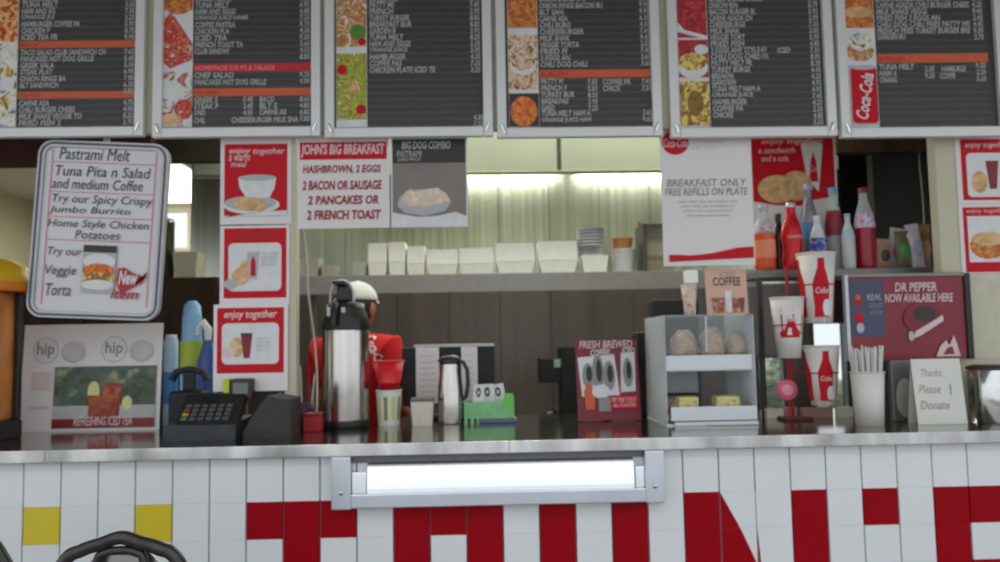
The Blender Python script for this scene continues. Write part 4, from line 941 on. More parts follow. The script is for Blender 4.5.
def paper_cup(px, y0, y1, w0, w1, label, dark=False, ring=.0):
    Yc = .345; kq = SZ(1, Yc); r0_, r1_ = w0*kq/2, w1*kq/2; ym = y0+(y1-y0)*.45
    rm = r0_+(r1_-r0_)*.55
    x, z = ringarm(px, ym, rm+.0030)
    zb_ = P(px, y1, Yc).z; h = P(px, y0, Yc).z-zb_
    o = thing('paper_cup', (x, Yc, zb_), label, 'paper cup', 'sample cups on the red stand')
    b = MB(); b.lathe([(0, 0), (r0_, 0), (r1_, h), (r1_*.97, h), (r0_*.97, .003), (0, .003)], CUPW, seg=40, caps=False); b.build('body', o)
    b = MB(); b.tube([(r1_*math.cos(2*math.pi*i/36), r1_*math.sin(2*math.pi*i/36), h) for i in range(36)], .0028, CUPW, 6, closed=True); b.build('rim', o)
    def wrap(poly, M, off=.0008):
        b = MB(); n = len(poly); vs = []
        for (a_, t) in poly:
            rr_ = r0_+(r1_-r0_)*t+off; g_ = -math.pi/2+a_; vs.append((rr_*math.cos(g_), rr_*math.sin(g_), h*t))
        return vs, n
    def band(pairs, M, off):
        # pairs: (t, a_left, a_right) rows -> curved patch
        b = MB(); vs = []; fs = []; nu = 8
        for (t, al, ar) in pairs:
            for i in range(nu+1):
                a_ = al+(ar-al)*i/nu; rr_ = r0_+(r1_-r0_)*t+off; g_ = -math.pi/2+a_; vs.append((rr_*math.cos(g_), rr_*math.sin(g_), h*t))
        for j in range(len(pairs)-1):
            for i in range(nu): q = j*(nu+1)+i; fs.append((q, q+1, q+nu+2, q+nu+1))
        b.add(vs, fs, M, True); return b
    if not dark:
        for ac in (-.15, 1.35, -1.65, 2.85):
            bb = band([(.08, ac-.50, ac+.50), (.22, ac-.46, ac+.46), (.38, ac-.50, ac+.50), (.55, ac-.52, ac+.50), (.68, ac-.34, ac+.34), (.78, ac-.20, ac+.20), (.92, ac-.17, ac+.17)], PRED, .0009)
            bb.build('bottle_print', o)
        bb = band([(.10, .02, .62), (.17, -.08, .70), (.26, -.08, .70), (.33, .05, .62)], PWHITE, .0016); bb.build('logo_print', o)
        bb = band([(.0, -3.1, 3.1), (.06, -3.1, 3.1)], PPINK, .0008); bb.build('base_band', o)
    else:
        bb = band([(.38, -3.1, 3.1), (.58, -3.1, 3.1), (.72, -3.1, 3.1)], PCRIM, .0009); bb.build('band_print', o)
        bb = band([(.34, -.9, .5), (.42, -1.0, .6), (.52, -.5, .2), (.64, -.35, .05)], PRED, .0014); bb.build('logo_print', o)
        bb = band([(.38, -.45, -.1), (.50, -.35, -.15)], PWHITE, .0019); bb.build('logo_print', o)
        bb = band([(.76, -3.1, 3.1), (.84, -3.1, 3.1)], PPINK, .0008); bb.build('letter_band', o)
    v, f = text_polys('Coke', .3, .02); wt = max(q[0] for q in v); out = []
    for q in v:
        a_ = -.15+(q[0]/wt-.5)*.8; t = (.42 if not dark else .60)+q[1]*.12; rr_ = r0_+(r1_-r0_)*t+.0022; g_ = -math.pi/2+a_; out.append((rr_*math.cos(g_), rr_*math.sin(g_), h*t))
    b = MB(); b.add(out, f, PPINK); b.build('lettering', o)
paper_cup(817, 254, 323, 27, 38, 'largest white cup with red bottle print, highest on the red stand')
paper_cup(788, 298, 358, 22, 33, 'white cup with burgundy band, left on the red stand', True)
paper_cup(822, 346, 405, 23, 35, 'white cup with red bottle print, lowest on the red stand')

# row of small creamer boxes on the counter below the cups
for i, (px, w, M, lab) in enumerate(((775, 17, CRM, 'cream carton at the left end of the small carton row'), (791, 12, mat('carton_pink', lin(190,140,125), .5), 'pinkish brown carton, second in the small carton row'), (818, 30, mat('carton_taupe', lin(165,130,120), .5), 'long taupe carton, third in the small carton row'), (845, 16, CRM, 'cream carton at the right end of the small carton row'))):
    Yb = .46 if i != 1 else .47; kq = SZ(1, Yb)
    if i == 1: Yb = .50
    o = thing('creamer_carton', (P(px, 430, Yb).x, Yb, CT), lab, 'carton', 'small cartons under the cup stand')
    b = MB(); b.box(-w*kq/2, w*kq/2, -.010, .014, 0, .030, M, .002); b.build('body', o)
    b = MB(); b.box(-w*kq/2-.0006, w*kq/2+.0006, -.0108, .0148, .0302, .036, M, .001); b.build('lid', o)

# ------------------------------------------------------------------ straws in a tall white cup
Yb = .205; kq = SZ(1, Yb); cx_ = P(870, 432, Yb).x; zz = lambda py: P(872, py, Yb).z-CT
o = thing('straw_holder', (cx_, Yb, CT), 'tall white flared cup full of wrapped white straws', 'straw holder')
hb = zz(372); r0_, r1_ = 13.5*kq, 16*kq
b = MB(); b.lathe([(0, 0), (r0_, 0), (r1_, hb), (r1_*.96, hb), (r0_*.95, .004), (0, .004)], CUPW, seg=36, caps=False); b.build('body', o)
b = MB(); b.tube([(r1_*math.cos(2*math.pi*i/36), r1_*math.sin(2*math.pi*i/36), hb) for i in range(36)], .0026, CUPW, 6, closed=True); b.build('rim', o)
STRW = mat('straw_wrap', (.66,.65,.62), .6, var=.06, scale=80); n_s = 0
for ring, cnt_ in ((.74, 16), (.46, 9), (.15, 3)):
    for i in range(cnt_):
        a_ = 2*math.pi*(i+.3*ring)/cnt_+random.uniform(-.08, .08)
        rb, rt = r0_*.85*ring, (21*kq)*ring
        h = zz(347)+random.uniform(-.012, .006)
        b = MB(); b.tube([(rb*math.cos(a_), rb*math.sin(a_), .006), (rt*math.cos(a_), rt*math.sin(a_), h)], .0036, STRW, 7)
        tag(b.build('straw', None, (cx_, Yb, CT)), 'white paper wrapped straw standing in the tall flared cup', 'straw', 'wrapped straws in the tall cup'); n_s += 1

# ------------------------------------------------------------------ soda sign with frame
Yb = .295; kq = SZ(1, Yb)
s = Sheet((843, 272, 972, 360), Yb, None); zz = lambda py: P(907, py, Yb).z-CT
cx_ = s.c.x; s.uv = lambda px, py: ((px-907.5)*kq, (P(907, 360, Yb).z-CT)+(360-py)*kq); s.y = -.004
sg = thing('soda_sign', (cx_, Yb, CT), 'framed burgundy soda sign reading DR PEPPER NOW AVAILABLE HERE on a grey stand', 'sign')
BURGS = mat('sign_burgundy', lin(128,26,42), .3, var=.12, scale=5); NAVY = mat('sign_navy', lin(62,66,92), .35, var=.15, scale=12)
z0 = s.uv(0, 360)[1]; z1 = s.uv(0, 276)[1]
s.mb.box(s.uv(847, 0)[0], s.uv(966, 0)[0], -.004, .01, z0, z1, BURGS)
s.rect(848, 279, 884, 336, NAVY)
s.ell(857, 300, 4, 6, PRED2); s.ell(857, 296, 2.5, 3, ORANGE); s.ell(857, 317, 4, 6, PRED); s.ell(858, 327, 4, 5, PLGREY)
s.text('REAL', 866, 293, 881, 299, PLGREY, .15, .01); s.text('GOOD', 867, 302, 882, 307, PGREY, .15, .01); s.text('NOW', 868, 309, 881, 314, PGREY, .15, .01)
s.text('DR PEPPER', 895, 282, 938, 291, PPINK, .12, .02); s.text('NOW AVAILABLE HERE', 884, 293, 954, 302, PPINK, .12, .02)
s.ell(922, 318, 20, 16, PCRIM); s.ell(924, 314, 12, 8, PDARK)
s.poly([(911, 338), (918, 336), (943, 321), (942, 315), (936, 319), (914, 331)], PPINK); s.ell(909, 336, 3, 5, PLGREY)
s.poly([(933, 357), (938, 346), (944, 341), (947, 346), (952, 336), (955, 345), (958, 357)], PPINK); s.poly([(940, 355), (945, 348), (950, 347), (952, 355)], BURGS)
s.mb.build('sign_panel', sg)
FR = mat('sign_frame_black', (.02,.022,.025), .3, .3); FRG = mat('sign_frame_grey', (.20,.20,.19), .4, .5)
b = MB(); b.box(s.uv(843.5, 0)[0], s.uv(846.9, 0)[0], -.012, .012, z0, z1+.01, mat('sign_edge_pale', (.5,.53,.53), .3, .3), .002); b.box(s.uv(966.1, 0)[0], s.uv(972, 0)[0], -.012, .012, z0, z1+.01, FR, .002)
b.box(s.uv(847, 0)[0], s.uv(966, 0)[0], -.012, .012, z1, z1+.012, FRG, .002); b.build('frame', sg)
b = MB(); b.box(s.uv(886, 0)[0], s.uv(918, 0)[0], -.01, .012, .0, z0-.0005, mat('stand_grey', (.20,.19,.175), .4, .5, var=.2, scale=5), .004); b.build('stand', sg)
b = MB(); b.ellipsoid((s.uv(899, 0)[0], -.0105, z0*.38), (9*kq, .004, z0*.32), mat('stand_pale_panel', (.36,.35,.33), .5)); b.build('stand_panel', sg)

# handwritten tent card
Yb = .16; kq = SZ(1, Yb)
s = Sheet((916.5, 361, 966, 427), Yb, mat('card_white', (.66,.66,.60), .6, var=.02), .0016); s.y = -.0008
NOTE = mat('faded_pencil', (.36,.34,.33), .6)
s.text('Thanks', 925, 371, 946, 379, NOTE, .2, .01); s.text('Please', 921, 387, 943, 396, NOTE, .2, .01); s.text('!', 952, 386, 954, 398, PGREY, .1, .05); s.text('Donate', 921, 403, 950, 412, NOTE, .2, .01)
root = thing('tent_card', (s.c.x, Yb, CT), 'white handwritten tent card in front of the soda sign', 'card')
s.mb.build('front_leaf', root, (0, 0, .0006), (math.radians(-7), 0, 0))
hh = s.H*math.cos(math.radians(7)); yy = s.H*math.sin(math.radians(7))
MB().add([(-s.W/2, yy*2+.01, 0), (s.W/2, yy*2+.01, 0), (s.W/2, yy+.001, hh), (-s.W/2, yy+.001, hh)], [(0, 1, 2, 3)], PAPER2).build('back_leaf', root)
# steel canister at the right edge
Yb = .20; kq = SZ(1, Yb)
o = thing('steel_canister', (P(998, 430, Yb).x, Yb, CT), 'stainless steel canister with dark lid at the right end of the counter', 'canister')
h = P(994, 366, Yb).z-CT
CST = mat('canister_steel', (.62,.61,.60), .14, 1, var=.05)
b = MB(); b.lathe([(24*kq, 0), (25*kq, .004), (25*kq, h-.012), (24.5*kq, h-.01)], CST, seg=40); b.build('body', o)
b = MB(); b.lathe([(25.3*kq, h-.0098), (25.3*kq, h-.002), (20*kq, h+.004), (0, h+.006)], mat('canister_lid_brown', (.05,.03,.025), .4), seg=40); b.build('lid', o)
# dark wooden wedge behind the straws
Yb = .42; kq = SZ(1, Yb)

# ------------------------------------------------------------------ kitchen: hood, shelf, worktop, stacked boxes
hx0, hx1 = P(194, 160, 1.3).x, P(838, 160, 1.3).x; hz = P(520, 171, 1.3).z
hd = thing('exhaust_hood', ((hx0+hx1)/2, 1.8, hz), 'long olive steel exhaust hood above the kitchen back wall', 'exhaust hood')
wx = (hx1-hx0)/2
MB().box(-wx, wx, -.50, -.47, 0, 2.745-hz, HOODST).build('front_panel', hd)
MB().box(-wx, wx, -.4695, .48, 2.70-hz, 2.745-hz, HOODST).build('top_panel', hd)
MB().box(-wx, wx, -.505, -.465, -.012, -.0003, mat('hood_lip_steel', (.30,.30,.2), .35, .8), .002).build('lip', hd)
b = MB(); b.box(P(480,0,1.3).x-(hx0+hx1)/2+.35, P(480,0,1.3).x-(hx0+hx1)/2+.37, -.5015, -.5003, .0, .4, DKOLIVE); b.build('seam', hd)

Ysh = 1.50; shx0, shx1 = P(222, 280, Ysh).x, P(760, 280, Ysh).x; shz = P(430, 274.5, Ysh).z; shb = P(430, 293, Ysh).z
sh = thing('kitchen_shelf', ((shx0+shx1)/2, Ysh, .93), 'long grey steel shelf over the back worktop carrying white boxes', 'shelf')
wx = (shx1-shx0)/2
MB().box(-wx, wx, .0, .34, shz-.93-.02, shz-.93, SHELFST, .002).build('shelf_board', sh)
MB().box(-wx, wx, -.012, -.0005, shb-.93, shz-.93, mat('shelf_front_steel', (.25,.24,.23), .42, .3), .003).build('front_rail', sh)
for x_ in (-wx+.02, P(300,280,Ysh).x-(shx0+shx1)/2, P(700,280,Ysh).x-(shx0+shx1)/2, wx-.02):
    MB().box(x_-.015, x_+.015, .30, .33, 0, shz-.93-.0205, SHELFST).build('upright', sh)
cb0, cb1 = P(-45, 300, 1.44).x, P(216, 300, 1.44).x
wt_ = thing('back_worktop', (0.2, 1.85, 0), 'steel kitchen worktop along the back wall behind the person', 'worktop')
MB().box(cb0-.1, shx1-.2, -.42, .44, .89, .93, mat('worktop_steel', (.34,.31,.22), .35, .7)).build('top', wt_)
MB().box(cb0-.05, shx1-.25, -.38, .42, .10, .8895, mat('cabinet_dark_steel', (.07,.065,.06), .5, .4)).build('cabinet', wt_)
for x_ in (cb0, 0, shx1-.4):
    for y_ in (-.3, .35): MB().box(x_-.02, x_+.02, y_-.02, y_+.02, 0, .0995, BLACK).build('leg', wt_)
def kbox(px0, px1, ytop, label, M=FOAM, dep=.12, Yb=1.585, name='foam_box', lid=True, cat='box'):
    x0, x1 = P(px0, 272, Yb-dep/2).x, P(px1, 272, Yb-dep/2).x; h = P((px0+px1)/2, ytop, Yb-dep/2).z-shz
    o = thing(name, ((x0+x1)/2, Yb, shz), label, cat, 'white boxes on the kitchen shelf'); w = (x1-x0)/2
    b = MB(); t = .82; d = dep/2; hb = h*.40 if lid else h
    b.add([(-w*t, -d*t, 0), (w*t, -d*t, 0), (w*t, d*t, 0), (-w*t, d*t, 0), (-w, -d, hb), (w, -d, hb), (w, d, hb), (-w, d, hb)], [(3, 2, 1, 0), (4, 5, 6, 7), (0, 1, 5, 4), (1, 2, 6, 5), (2, 3, 7, 6), (3, 0, 4, 7)], M); b.build('tray', o)
    if lid:
        b = MB(); hb += .0015
        b.add([(-w, -d, hb), (w, -d, hb), (w, d, hb), (-w, d, hb), (-w*.97, -d*.95, h), (w*.97, -d*.95, h), (w*.97, d*.95, h), (-w*.97, d*.95, h)], [(3, 2, 1, 0), (4, 5, 6, 7), (0, 1, 5, 4), (1, 2, 6, 5), (2, 3, 7, 6), (3, 0, 4, 7)], M); b.build('lid', o)
    return o
kbox(368, 387, 243, 'narrow tall white foam box, first from the left in the tall box row')
kbox(388.5, 405.5, 242, 'narrow white foam box, second in the tall box row')
kbox(407, 425, 246, 'narrow white foam box, third in the tall box row')
kbox(427, 458, 249.5, 'wide low white foam box, fourth in the row on the kitchen shelf')
kbox(459.5, 494, 248, 'wide white foam box, fifth in the row on the kitchen shelf')
kbox(496, 535, 243, 'wide white foam box, sixth in the row, right of centre')
kbox(538.5, 578, 241, 'widest white foam box, rightmost of the foam box row')
kbox(298, 319, 258, 'grey-white carton beside the cream post on the kitchen shelf', mat('dull_carton', (.40,.38,.32), .6), name='carton', lid=False)
kbox(321, 336, 265, 'low cream carton right of the grey-white carton', mat('dull_cream_carton', (.42,.40,.30), .6), name='carton', lid=False)
kbox(352, 366, 262, 'low white tub carton left of the tall foam boxes', mat('dull_white_carton', (.45,.44,.37), .6), name='carton', lid=False)
kbox(172, 197, 252, 'cream carton alone on the dark cabinet beside the red posters', mat('dull_cream_carton2', (.40,.38,.26), .6), name='carton', lid=False)
kbox(582, 609, 255, 'low cream foam box under the stack of grey-white cups', name='foam_box', lid=False)
# cup stack on the cream box
Yb = 1.585; kq = SZ(1, Yb-.05); bz = P(595, 255, Yb-.06).z
for i in range(6):
    b = MB(); r0_, r1_, h = 11*kq, 13.5*kq, .05
    b.lathe([(0, 0), (r0_, 0), (r1_, h), (r1_*1.05, h), (r1_*1.05, h+.004), (r1_*.96, h+.004), (r0_*.95, .003), (0, .003)], mat('grey_white_cup', (.50,.52,.54), .5), caps=False, seg=24)
    b.lathe([(r1_*1.06, h-.002), (r1_*1.07, h+.002), (r1_*1.06, h+.005)], mat('grey_white_cup_rim', (.56,.58,.6), .5), caps=False, seg=24)
    tag(b.build('cup', None, (P(591, 255, Yb).x+.002*(i % 2), Yb, bz+.0005+i*.0165)), 'grey-white cup %s the stack of cups on the low cream box' % ('at the bottom of', 'second from the bottom of', 'third from the bottom of', 'third from the top of', 'second from the top of', 'on top of')[i], 'cup', 'stacked cups on the kitchen shelf')
def ctub(px, w, ytop, ybot, M, label, z=None, name='tub'):
    kq = SZ(1, Yb-.05); z = shz if z is None else z; h = P(px, ytop, Yb-.05).z-P(px, ybot, Yb-.05).z
    o = thing(name, (P(px, 270, Yb).x, Yb, z), label, 'tub', 'tubs on the kitchen shelf')
    b = MB(); b.lathe([(w*kq*.44, 0), (w*kq*.5, h-.01), (w*kq*.5, h-.008)], M, seg=24); b.build('body', o)
    b = MB(); b.lathe([(w*kq*.52, h-.0078), (w*kq*.52, h-.001), (w*kq*.48, h)], M, seg=24); b.build('lid', o)
    return z+h
zt_ = ctub(624, 25, 246.5, 270, mat('grey_white_tub', (.52,.53,.53), .5), 'white round tub under the orange tub on the kitchen shelf')
ctub(623, 21, 235, 246.5, mat('orange_tub', lin(185,130,70), .5), 'low orange tub on top of the white round tub', zt_+.0005)
for i, (yt, yb, M, lab) in enumerate(((255, 270, 'bin_brown', 'brown bin at the bottom of the stack behind the white notice'), (238, 255, 'bin_grey', 'grey-brown bin in the middle of the stack behind the white notice'), (222, 238, 'bin_taupe', 'taupe bin on top of the stack behind the white notice'))):
    z0_ = shz+(P(655, yb, Yb-.05).z-P(655, 270, Yb-.05).z)+.0006*i; h = P(655, yt, Yb-.05).z-P(655, yb, Yb-.05).z
    o = thing('bin', (P(658, 270, Yb).x, Yb, z0_), lab, 'bin', 'stacked bins on the kitchen shelf')
    MM = {'bin_brown': mat('bin_brown', (.25,.22,.15), .6), 'bin_grey': mat('bin_grey', (.32,.31,.24), .6), 'bin_taupe': mat('bin_taupe', (.20,.19,.15), .6)}[M]
    b = MB(); b.box(-14*kq, 14*kq, -.055, .055, 0, h-.012, MM, .004); b.build('body', o); b = MB(); b.box(-14.6*kq, 14.6*kq, -.058, .058, h-.0118, h-.001, MM, .003); b.build('rim', o)
o = thing('cutting_board', (P(644, 270, Yb).x-.012, Yb, shz), 'dark board standing upright left of the stacked bins', 'board')
h = P(641, 226, Yb).z-shz
b = MB(); b.box(-.010, .008, -.10, .10, 0, h, mat('dark_board', (.06,.06,.05), .5), .004); b.build('board', o); b = MB(); b.tube([(-.001, -.03, h+.0), (-.001, -.02, h+.02), (-.001, .02, h+.02), (-.001, .03, h)], .004, BLACK, 8); b.build('handle', o)
# dark brown cabinet at the left of the kitchen
cb0, cb1 = P(-45, 300, 1.44).x, P(216, 300, 1.44).x; cbt = shb-.02
cb = thing('storage_cabinet', ((cb0+cb1)/2, 1.46, .9305), 'tall dark brown cabinet behind the whiteboard and red posters', 'cabinet')
w = (cb1-cb0)/2; cbt = shz
MB().box(-w, w, -.01, .27, 0, cbt-.9305, DKBROWN).build('body', cb)
for sx in (-1, 1):
    d_ = MB().box(min(0, sx*w)+.003, max(0, sx*w)-.003, -.026, -.0105, .004, cbt-.9345, DKBROWN, .002).build('door', cb)
    MB().tube([(sx*.03, -.03, .2), (sx*.03, -.04, .22), (sx*.03, -.04, .30), (sx*.03, -.03, .32)], .004, BLACK, 8).build('handle', d_)
o = thing('stock_pot', (P(158, 270, 1.58).x, 1.58, shz), 'dark olive stock pot on the cabinet behind the right edge of the whiteboard', 'pot')
kq = SZ(1, 1.58); h = P(158, 214, 1.58).z-shz
b = MB(); b.lathe([(14*kq, 0), (15*kq, .006), (15*kq, h*.85), (15.6*kq, h*.86)], mat('dark_pot_metal', (.09,.085,.06), .4, .6), seg=28); b.build('body', o)
b = MB(); b.lathe([(15.6*kq, h*.86+.0005), (14*kq, h*.92), (3*kq, h*.95), (2.5*kq, h), (0, h)], mat('dark_pot_metal', (.09,.085,.06), .4, .6), seg=28); b.build('lid', o)
# black brewer and stool-like grinder on the back worktop
Yb = 1.56; kq = SZ(1, Yb); zz = lambda py: P(560, py, Yb).z-.93
o = thing('coffee_brewer', (P(566, 410, Yb).x, Yb, .9302), 'black coffee brewer on the back worktop left of the burgundy card', 'coffee brewer')
b = MB(); b.box(-5*kq, 16*kq, -.06, .12, 0, zz(347), BLACKM, .006); b.build('tower', o)
b = MB(); b.box(-26*kq, -5.2*kq, -.055, .10, zz(382), zz(358), BLACKM, .006); b.build('brew_head', o)
b = MB(); b.box(-12*kq, -5.5*kq, -.0585, -.0553, zz(367), zz(359), mat('brewer_green_light_panel', lin(140,170,140), .5), .001); b.build('display', o)
b = MB(); b.box(-26*kq, -5.2*kq, -.06, .12, 0, .02, BLACKM, .004); b.build('drip_tray', o)
b = MB(); b.lathe([(8*kq, .0202), (9*kq, .05), (7*kq, .085), (5*kq, .09)], mat('brewer_pot', (.04,.04,.04), .15), c=(-15.5*kq, .02, 0)); b.build('pot', o)
b = MB(); b.tube([(-22*kq, -.03, .085), (-25*kq, -.04, .08), (-25.5*kq, -.04, .04), (-23*kq, -.03, .03)], .005, BLACK, 8); b.build('pot_handle', o)
Yb = .66; kq = SZ(1, Yb)
o = thing('label_printer', (P(651, 418, Yb).x, Yb, CT), 'black boxy printer behind the pastry case', 'printer')
h = P(651, 300, Yb).z-CT
b = MB(); b.box(-13*kq, 50*kq, -.03, .08, 0, h*.72, BLACKM, .008); b.build('body', o)
b = MB(); b.box(4*kq, 50*kq, -.025, .06, h*.72+.0003, h, BLACKM, .008); b.build('top_cover', o)

# thin cable hanging near the cream post
CAB = mat('pale_cable', (.50,.48,.38), .5)
pts = [P(304, 138, .46), P(300, 180, .46), P(303, 225, .46), P(307, 262, .46), P(308, 290, .46), P(312, 320, .46), P(315, 345, .44), P(317, 375, .43), P(317, 405, .42), P(316, 424, .42)]
pts[0].z = zs; pts[-1].z = CT+.004
def smooth(p, n=4):
    out = []
    for i in range(len(p)-1):
        a0, a1, a2, a3 = p[max(i-1, 0)], p[i], p[i+1], p[min(i+2, len(p)-1)]
        for k in range(n):
            t = k/n; out.append(.5*((2*a1)+(a2-a0)*t+(2*a0-5*a1+4*a2-a3)*t*t+(3*a1-a0-3*a2+a3)*t**3))
    return out+[p[-1]]
tag(MB().tube(smooth(pts), .0038, CAB, 8).build('hanging_cable'), 'thin pale cable hanging from the header beside the cream post', 'cable')
pts = [P(918, 136, 1.125), P(920, 170, 1.125), P(923, 200, 1.125), P(926, 262, 1.125)]; pts[0].z = P(880, 152, 1.1).z
tag(MB().tube(smooth(pts)+[], .0035, mat('olive_cable', (.16,.15,.10), .5), 8).build('hanging_cable'), 'thin olive cable hanging in front of the added dark panel on the right', 'cable')
# light fixture in the deep left room
o = thing('ceiling_light', (-2.75, 4.0, 2.69), 'bright fluorescent ceiling panel seen between whiteboard and red posters', 'ceiling light')
MB().box(-.55, .55, -1.15, 1.15, .045, .0595, mat('fixture_white', (.7,.7,.65), .5), .004).build('housing', o)
MB().box(-.52, .52, -1.12, 1.12, .025, .0445, mat('lit_diffuser', (.9,.9,.85), .5, emit=(1, .97, .86), estr=1.6)).build('diffuser', o)

# ------------------------------------------------------------------ the person in red
SKIN = mat('skin_tone', lin(165,100,70), .5, var=.06); SHIRT = mat('red_tshirt', lin(195,18,24), .8, var=.05, scale=40); PANT = mat('dark_trousers', (.02,.02,.025), .8)
HAIRM = mat('dark_hair', (.015,.010,.008), .6, var=.3, scale=120, stretch=(1,1,.2)); CAPM = mat('white_cap_cloth', (.62,.66,.62), .8, var=.03); SHOE = mat('black_shoes', (.02,.02,.02), .4)
def skin(nodes, edges, root=0, sub=2):
    me = bpy.data.meshes.new('sk'); me.from_pydata([n_[0] for n_ in nodes], edges, []); o = bpy.data.objects.new('sk', me); COL.objects.link(o)
    md = o.modifiers.new('s', 'SKIN'); md.use_smooth_shade = True
    for i, n_ in enumerate(nodes):
        sv = me.skin_vertices[0].data[i]; sv.radius = n_[1] if isinstance(n_[1], tuple) else (n_[1], n_[1]); sv.use_root = (i == root)
    o.modifiers.new('u', 'SUBSURF').levels = sub
    dg = bpy.context.evaluated_depsgraph_get(); dg.update(); ev = o.evaluated_get(dg); m2 = ev.to_mesh()
    vs = [v.co.copy() for v in m2.vertices]; fs = [tuple(p.vertices) for p in m2.polygons]
    ev.to_mesh_clear(); bpy.data.objects.remove(o); bpy.data.meshes.remove(me)
    return vs, fs
pw = P(361, 300, 1.13)
per = thing('person', (pw.x-.022, 1.13, -.02), 'person in a red T-shirt and white cap working behind the counter, back turned', 'person', rot=(0, 0, math.radians(-27)))
b = MB()
N = [((0,0,.92),(.135,.10)), ((0,0,1.06),(.125,.095)), ((0,.0,1.22),(.145,.105)), ((0,-.01,1.345),(.112,.078)), ((0,.0,1.42),(.055,.055)), ((0,.015,1.475),(.052,.055)),
     ((-.155,-.005,1.365),.048), ((-.195,.0,1.12),.040), ((-.185,.19,1.02),.030), ((-.18,.25,1.01),(.036,.02)),
     ((.155,-.005,1.365),.048), ((.195,.0,1.12),.040), ((.185,.19,1.02),.030), ((.18,.25,1.01),(.036,.02)),
     ((-.085,0,.83),.085), ((-.095,.02,.47),.058), ((-.10,-.01,.10),.042), ((-.11,.10,.045),.040), ((.085,0,.83),.085), ((.095,.02,.47),.058), ((.10,-.01,.10),.042), ((.11,.10,.045),.040)]
Ed = [(0,1),(1,2),(2,3),(3,4),(4,5),(3,6),(6,7),(7,8),(8,9),(3,10),(10,11),(11,12),(12,13),(0,14),(14,15),(15,16),(16,17),(0,18),(18,19),(19,20),(20,21)]
v, f = skin(N, Ed); b.add(v, f, SKIN, True)
def headfn(q):
    x, y, z = q
    if z < 0: x *= 1-.22*z*z; y = y*(1-.10*z*z)+.05*(-z)
    if y > 0: y *= .94
    return Vector((x, y, z))
HC = (0, .018, 1.545)
b.ellipsoid(HC, (.072, .092, .108), SKIN, fn=headfn, us=24, vs_=18)
b.ellipsoid((0, .110, 1.530), (.012, .018, .022), SKIN, us=10, vs_=8)                   # nose
for sx in (-1, 1):
    b.ellipsoid((sx*.074, .012, 1.535), (.010, .020, .030), SKIN, us=10, vs_=8)         # ears
    b.ellipsoid((sx*.030, .096, 1.552), (.011, .006, .006), PWHITE, us=10, vs_=8); b.ellipsoid((sx*.030, .1005, 1.552), (.005, .003, .005), PBLACK, us=8, vs_=6)
b.ellipsoid((0, .098, 1.490), (.022, .008, .006), mat('lip_tone', lin(140,70,60), .5), us=10, vs_=8)
for sx in (-1, 1):                                                                       # hands: five separate bent fingers each
    px_, py_, pz_ = sx*.18, .25, 1.01
    for i, (o_, ln) in enumerate(((-.026, .058), (-.009, .068), (.009, .072), (.026, .064))):
        o2 = o_*sx
        v, f = skin([((px_+o2*.7, py_+.0, pz_), .009), ((px_+o2, py_+.045, pz_+.002), .0085), ((px_+o2*1.1, py_+.045+ln*.45, pz_-.010), .0078), ((px_+o2*1.1, py_+.045+ln*.75, pz_-.034), .0065)], [(0,1),(1,2),(2,3)], sub=1); b.add(v, f, SKIN, True)
    v, f = skin([((px_-sx*.015, py_-.01, pz_), .010), ((px_-sx*.045, py_+.02, pz_-.010), .010), ((px_-sx*.052, py_+.050, pz_-.022), .008)], [(0,1),(1,2)], sub=1); b.add(v, f, SKIN, True)
b.build('body', per)
b = MB()
g_ = .014
v, f = skin([((0,0,.86),(.150,.118)), ((0,0,1.06),(.142,.112)), ((0,.0,1.22),(.160,.120)), ((0,-.01,1.345),(.158,.114)), ((0,-.002,1.425),(.118,.088)),
             ((-.168,-.005,1.365),(.082,.082)), ((-.196,-.003,1.18),(.070,.070)), ((.168,-.005,1.365),(.082,.082)), ((.196,-.003,1.18),(.070,.070))], [(0,1),(1,2),(2,3),(3,4),(3,5),(5,6),(3,7),(7,8)])
b.add(v, f, SHIRT, True)
shirt = b.build('tshirt', per); shv, shf = v, f
v, f = skin([((0,0,.90),(.142,.108)), ((-.088,0,.80),.098), ((-.097,.02,.47),.072), ((-.10,-.01,.13),.060), ((.088,0,.80),.098), ((.097,.02,.47),.072), ((.10,-.01,.13),.060)], [(0,1),(1,2),(2,3),(0,4),(4,5),(5,6)])
MB().add(v, f, PANT, True).build('trousers', per)
for sx in (-1, 1):
    b = MB(); b.ellipsoid((sx*.108, .06, .042), (.05, .125, .052), SHOE, fn=lambda q: Vector((q.x, q.y, max(q.z, -.8)))); b.build('shoe', per)
b = MB(); b.ellipsoid((0, .0, 1.548), (.080, .090, .104), HAIRM, fn=lambda q: Vector((q.x, min(q.y, .45-.55*max(0, -q.z)), max(q.z, -.72)))); b.build('hair', per)
def capfn(q): return Vector((q.x, q.y, max(q.z, -.02)))
b = MB(); b.ellipsoid((0, .012, 1.578), (.082, .100, .082), CAPM, fn=capfn, us=26, vs_=18)
bt = []; nu = 10
for i in range(nu+1):
    a_ = math.radians(20+140*i/nu); bt.append(((.080*math.cos(a_), .012+.097*math.sin(a_), 1.580), (.078*math.cos(a_), .012+.097*math.sin(a_)+.03*math.sin(a_)**1.2, 1.568)))
vs = [p for pr_ in bt for p in pr_]+[(p[0], p[1], p[2]-.004) for pr_ in bt for p in pr_]; fs = []; m_ = 2*(nu+1)
for i in range(nu): fs += [(2*i, 2*i+1, 2*i+3, 2*i+2), (m_+2*i+2, m_+2*i+3, m_+2*i+1, m_+2*i), (2*i+1, m_+2*i+1, m_+2*i+3, 2*i+3)]
b.add(vs, fs, CAPM); b.ellipsoid((0, .012, 1.660), (.008, .008, .005), CAPM, us=10, vs_=6); b.build('cap', per)
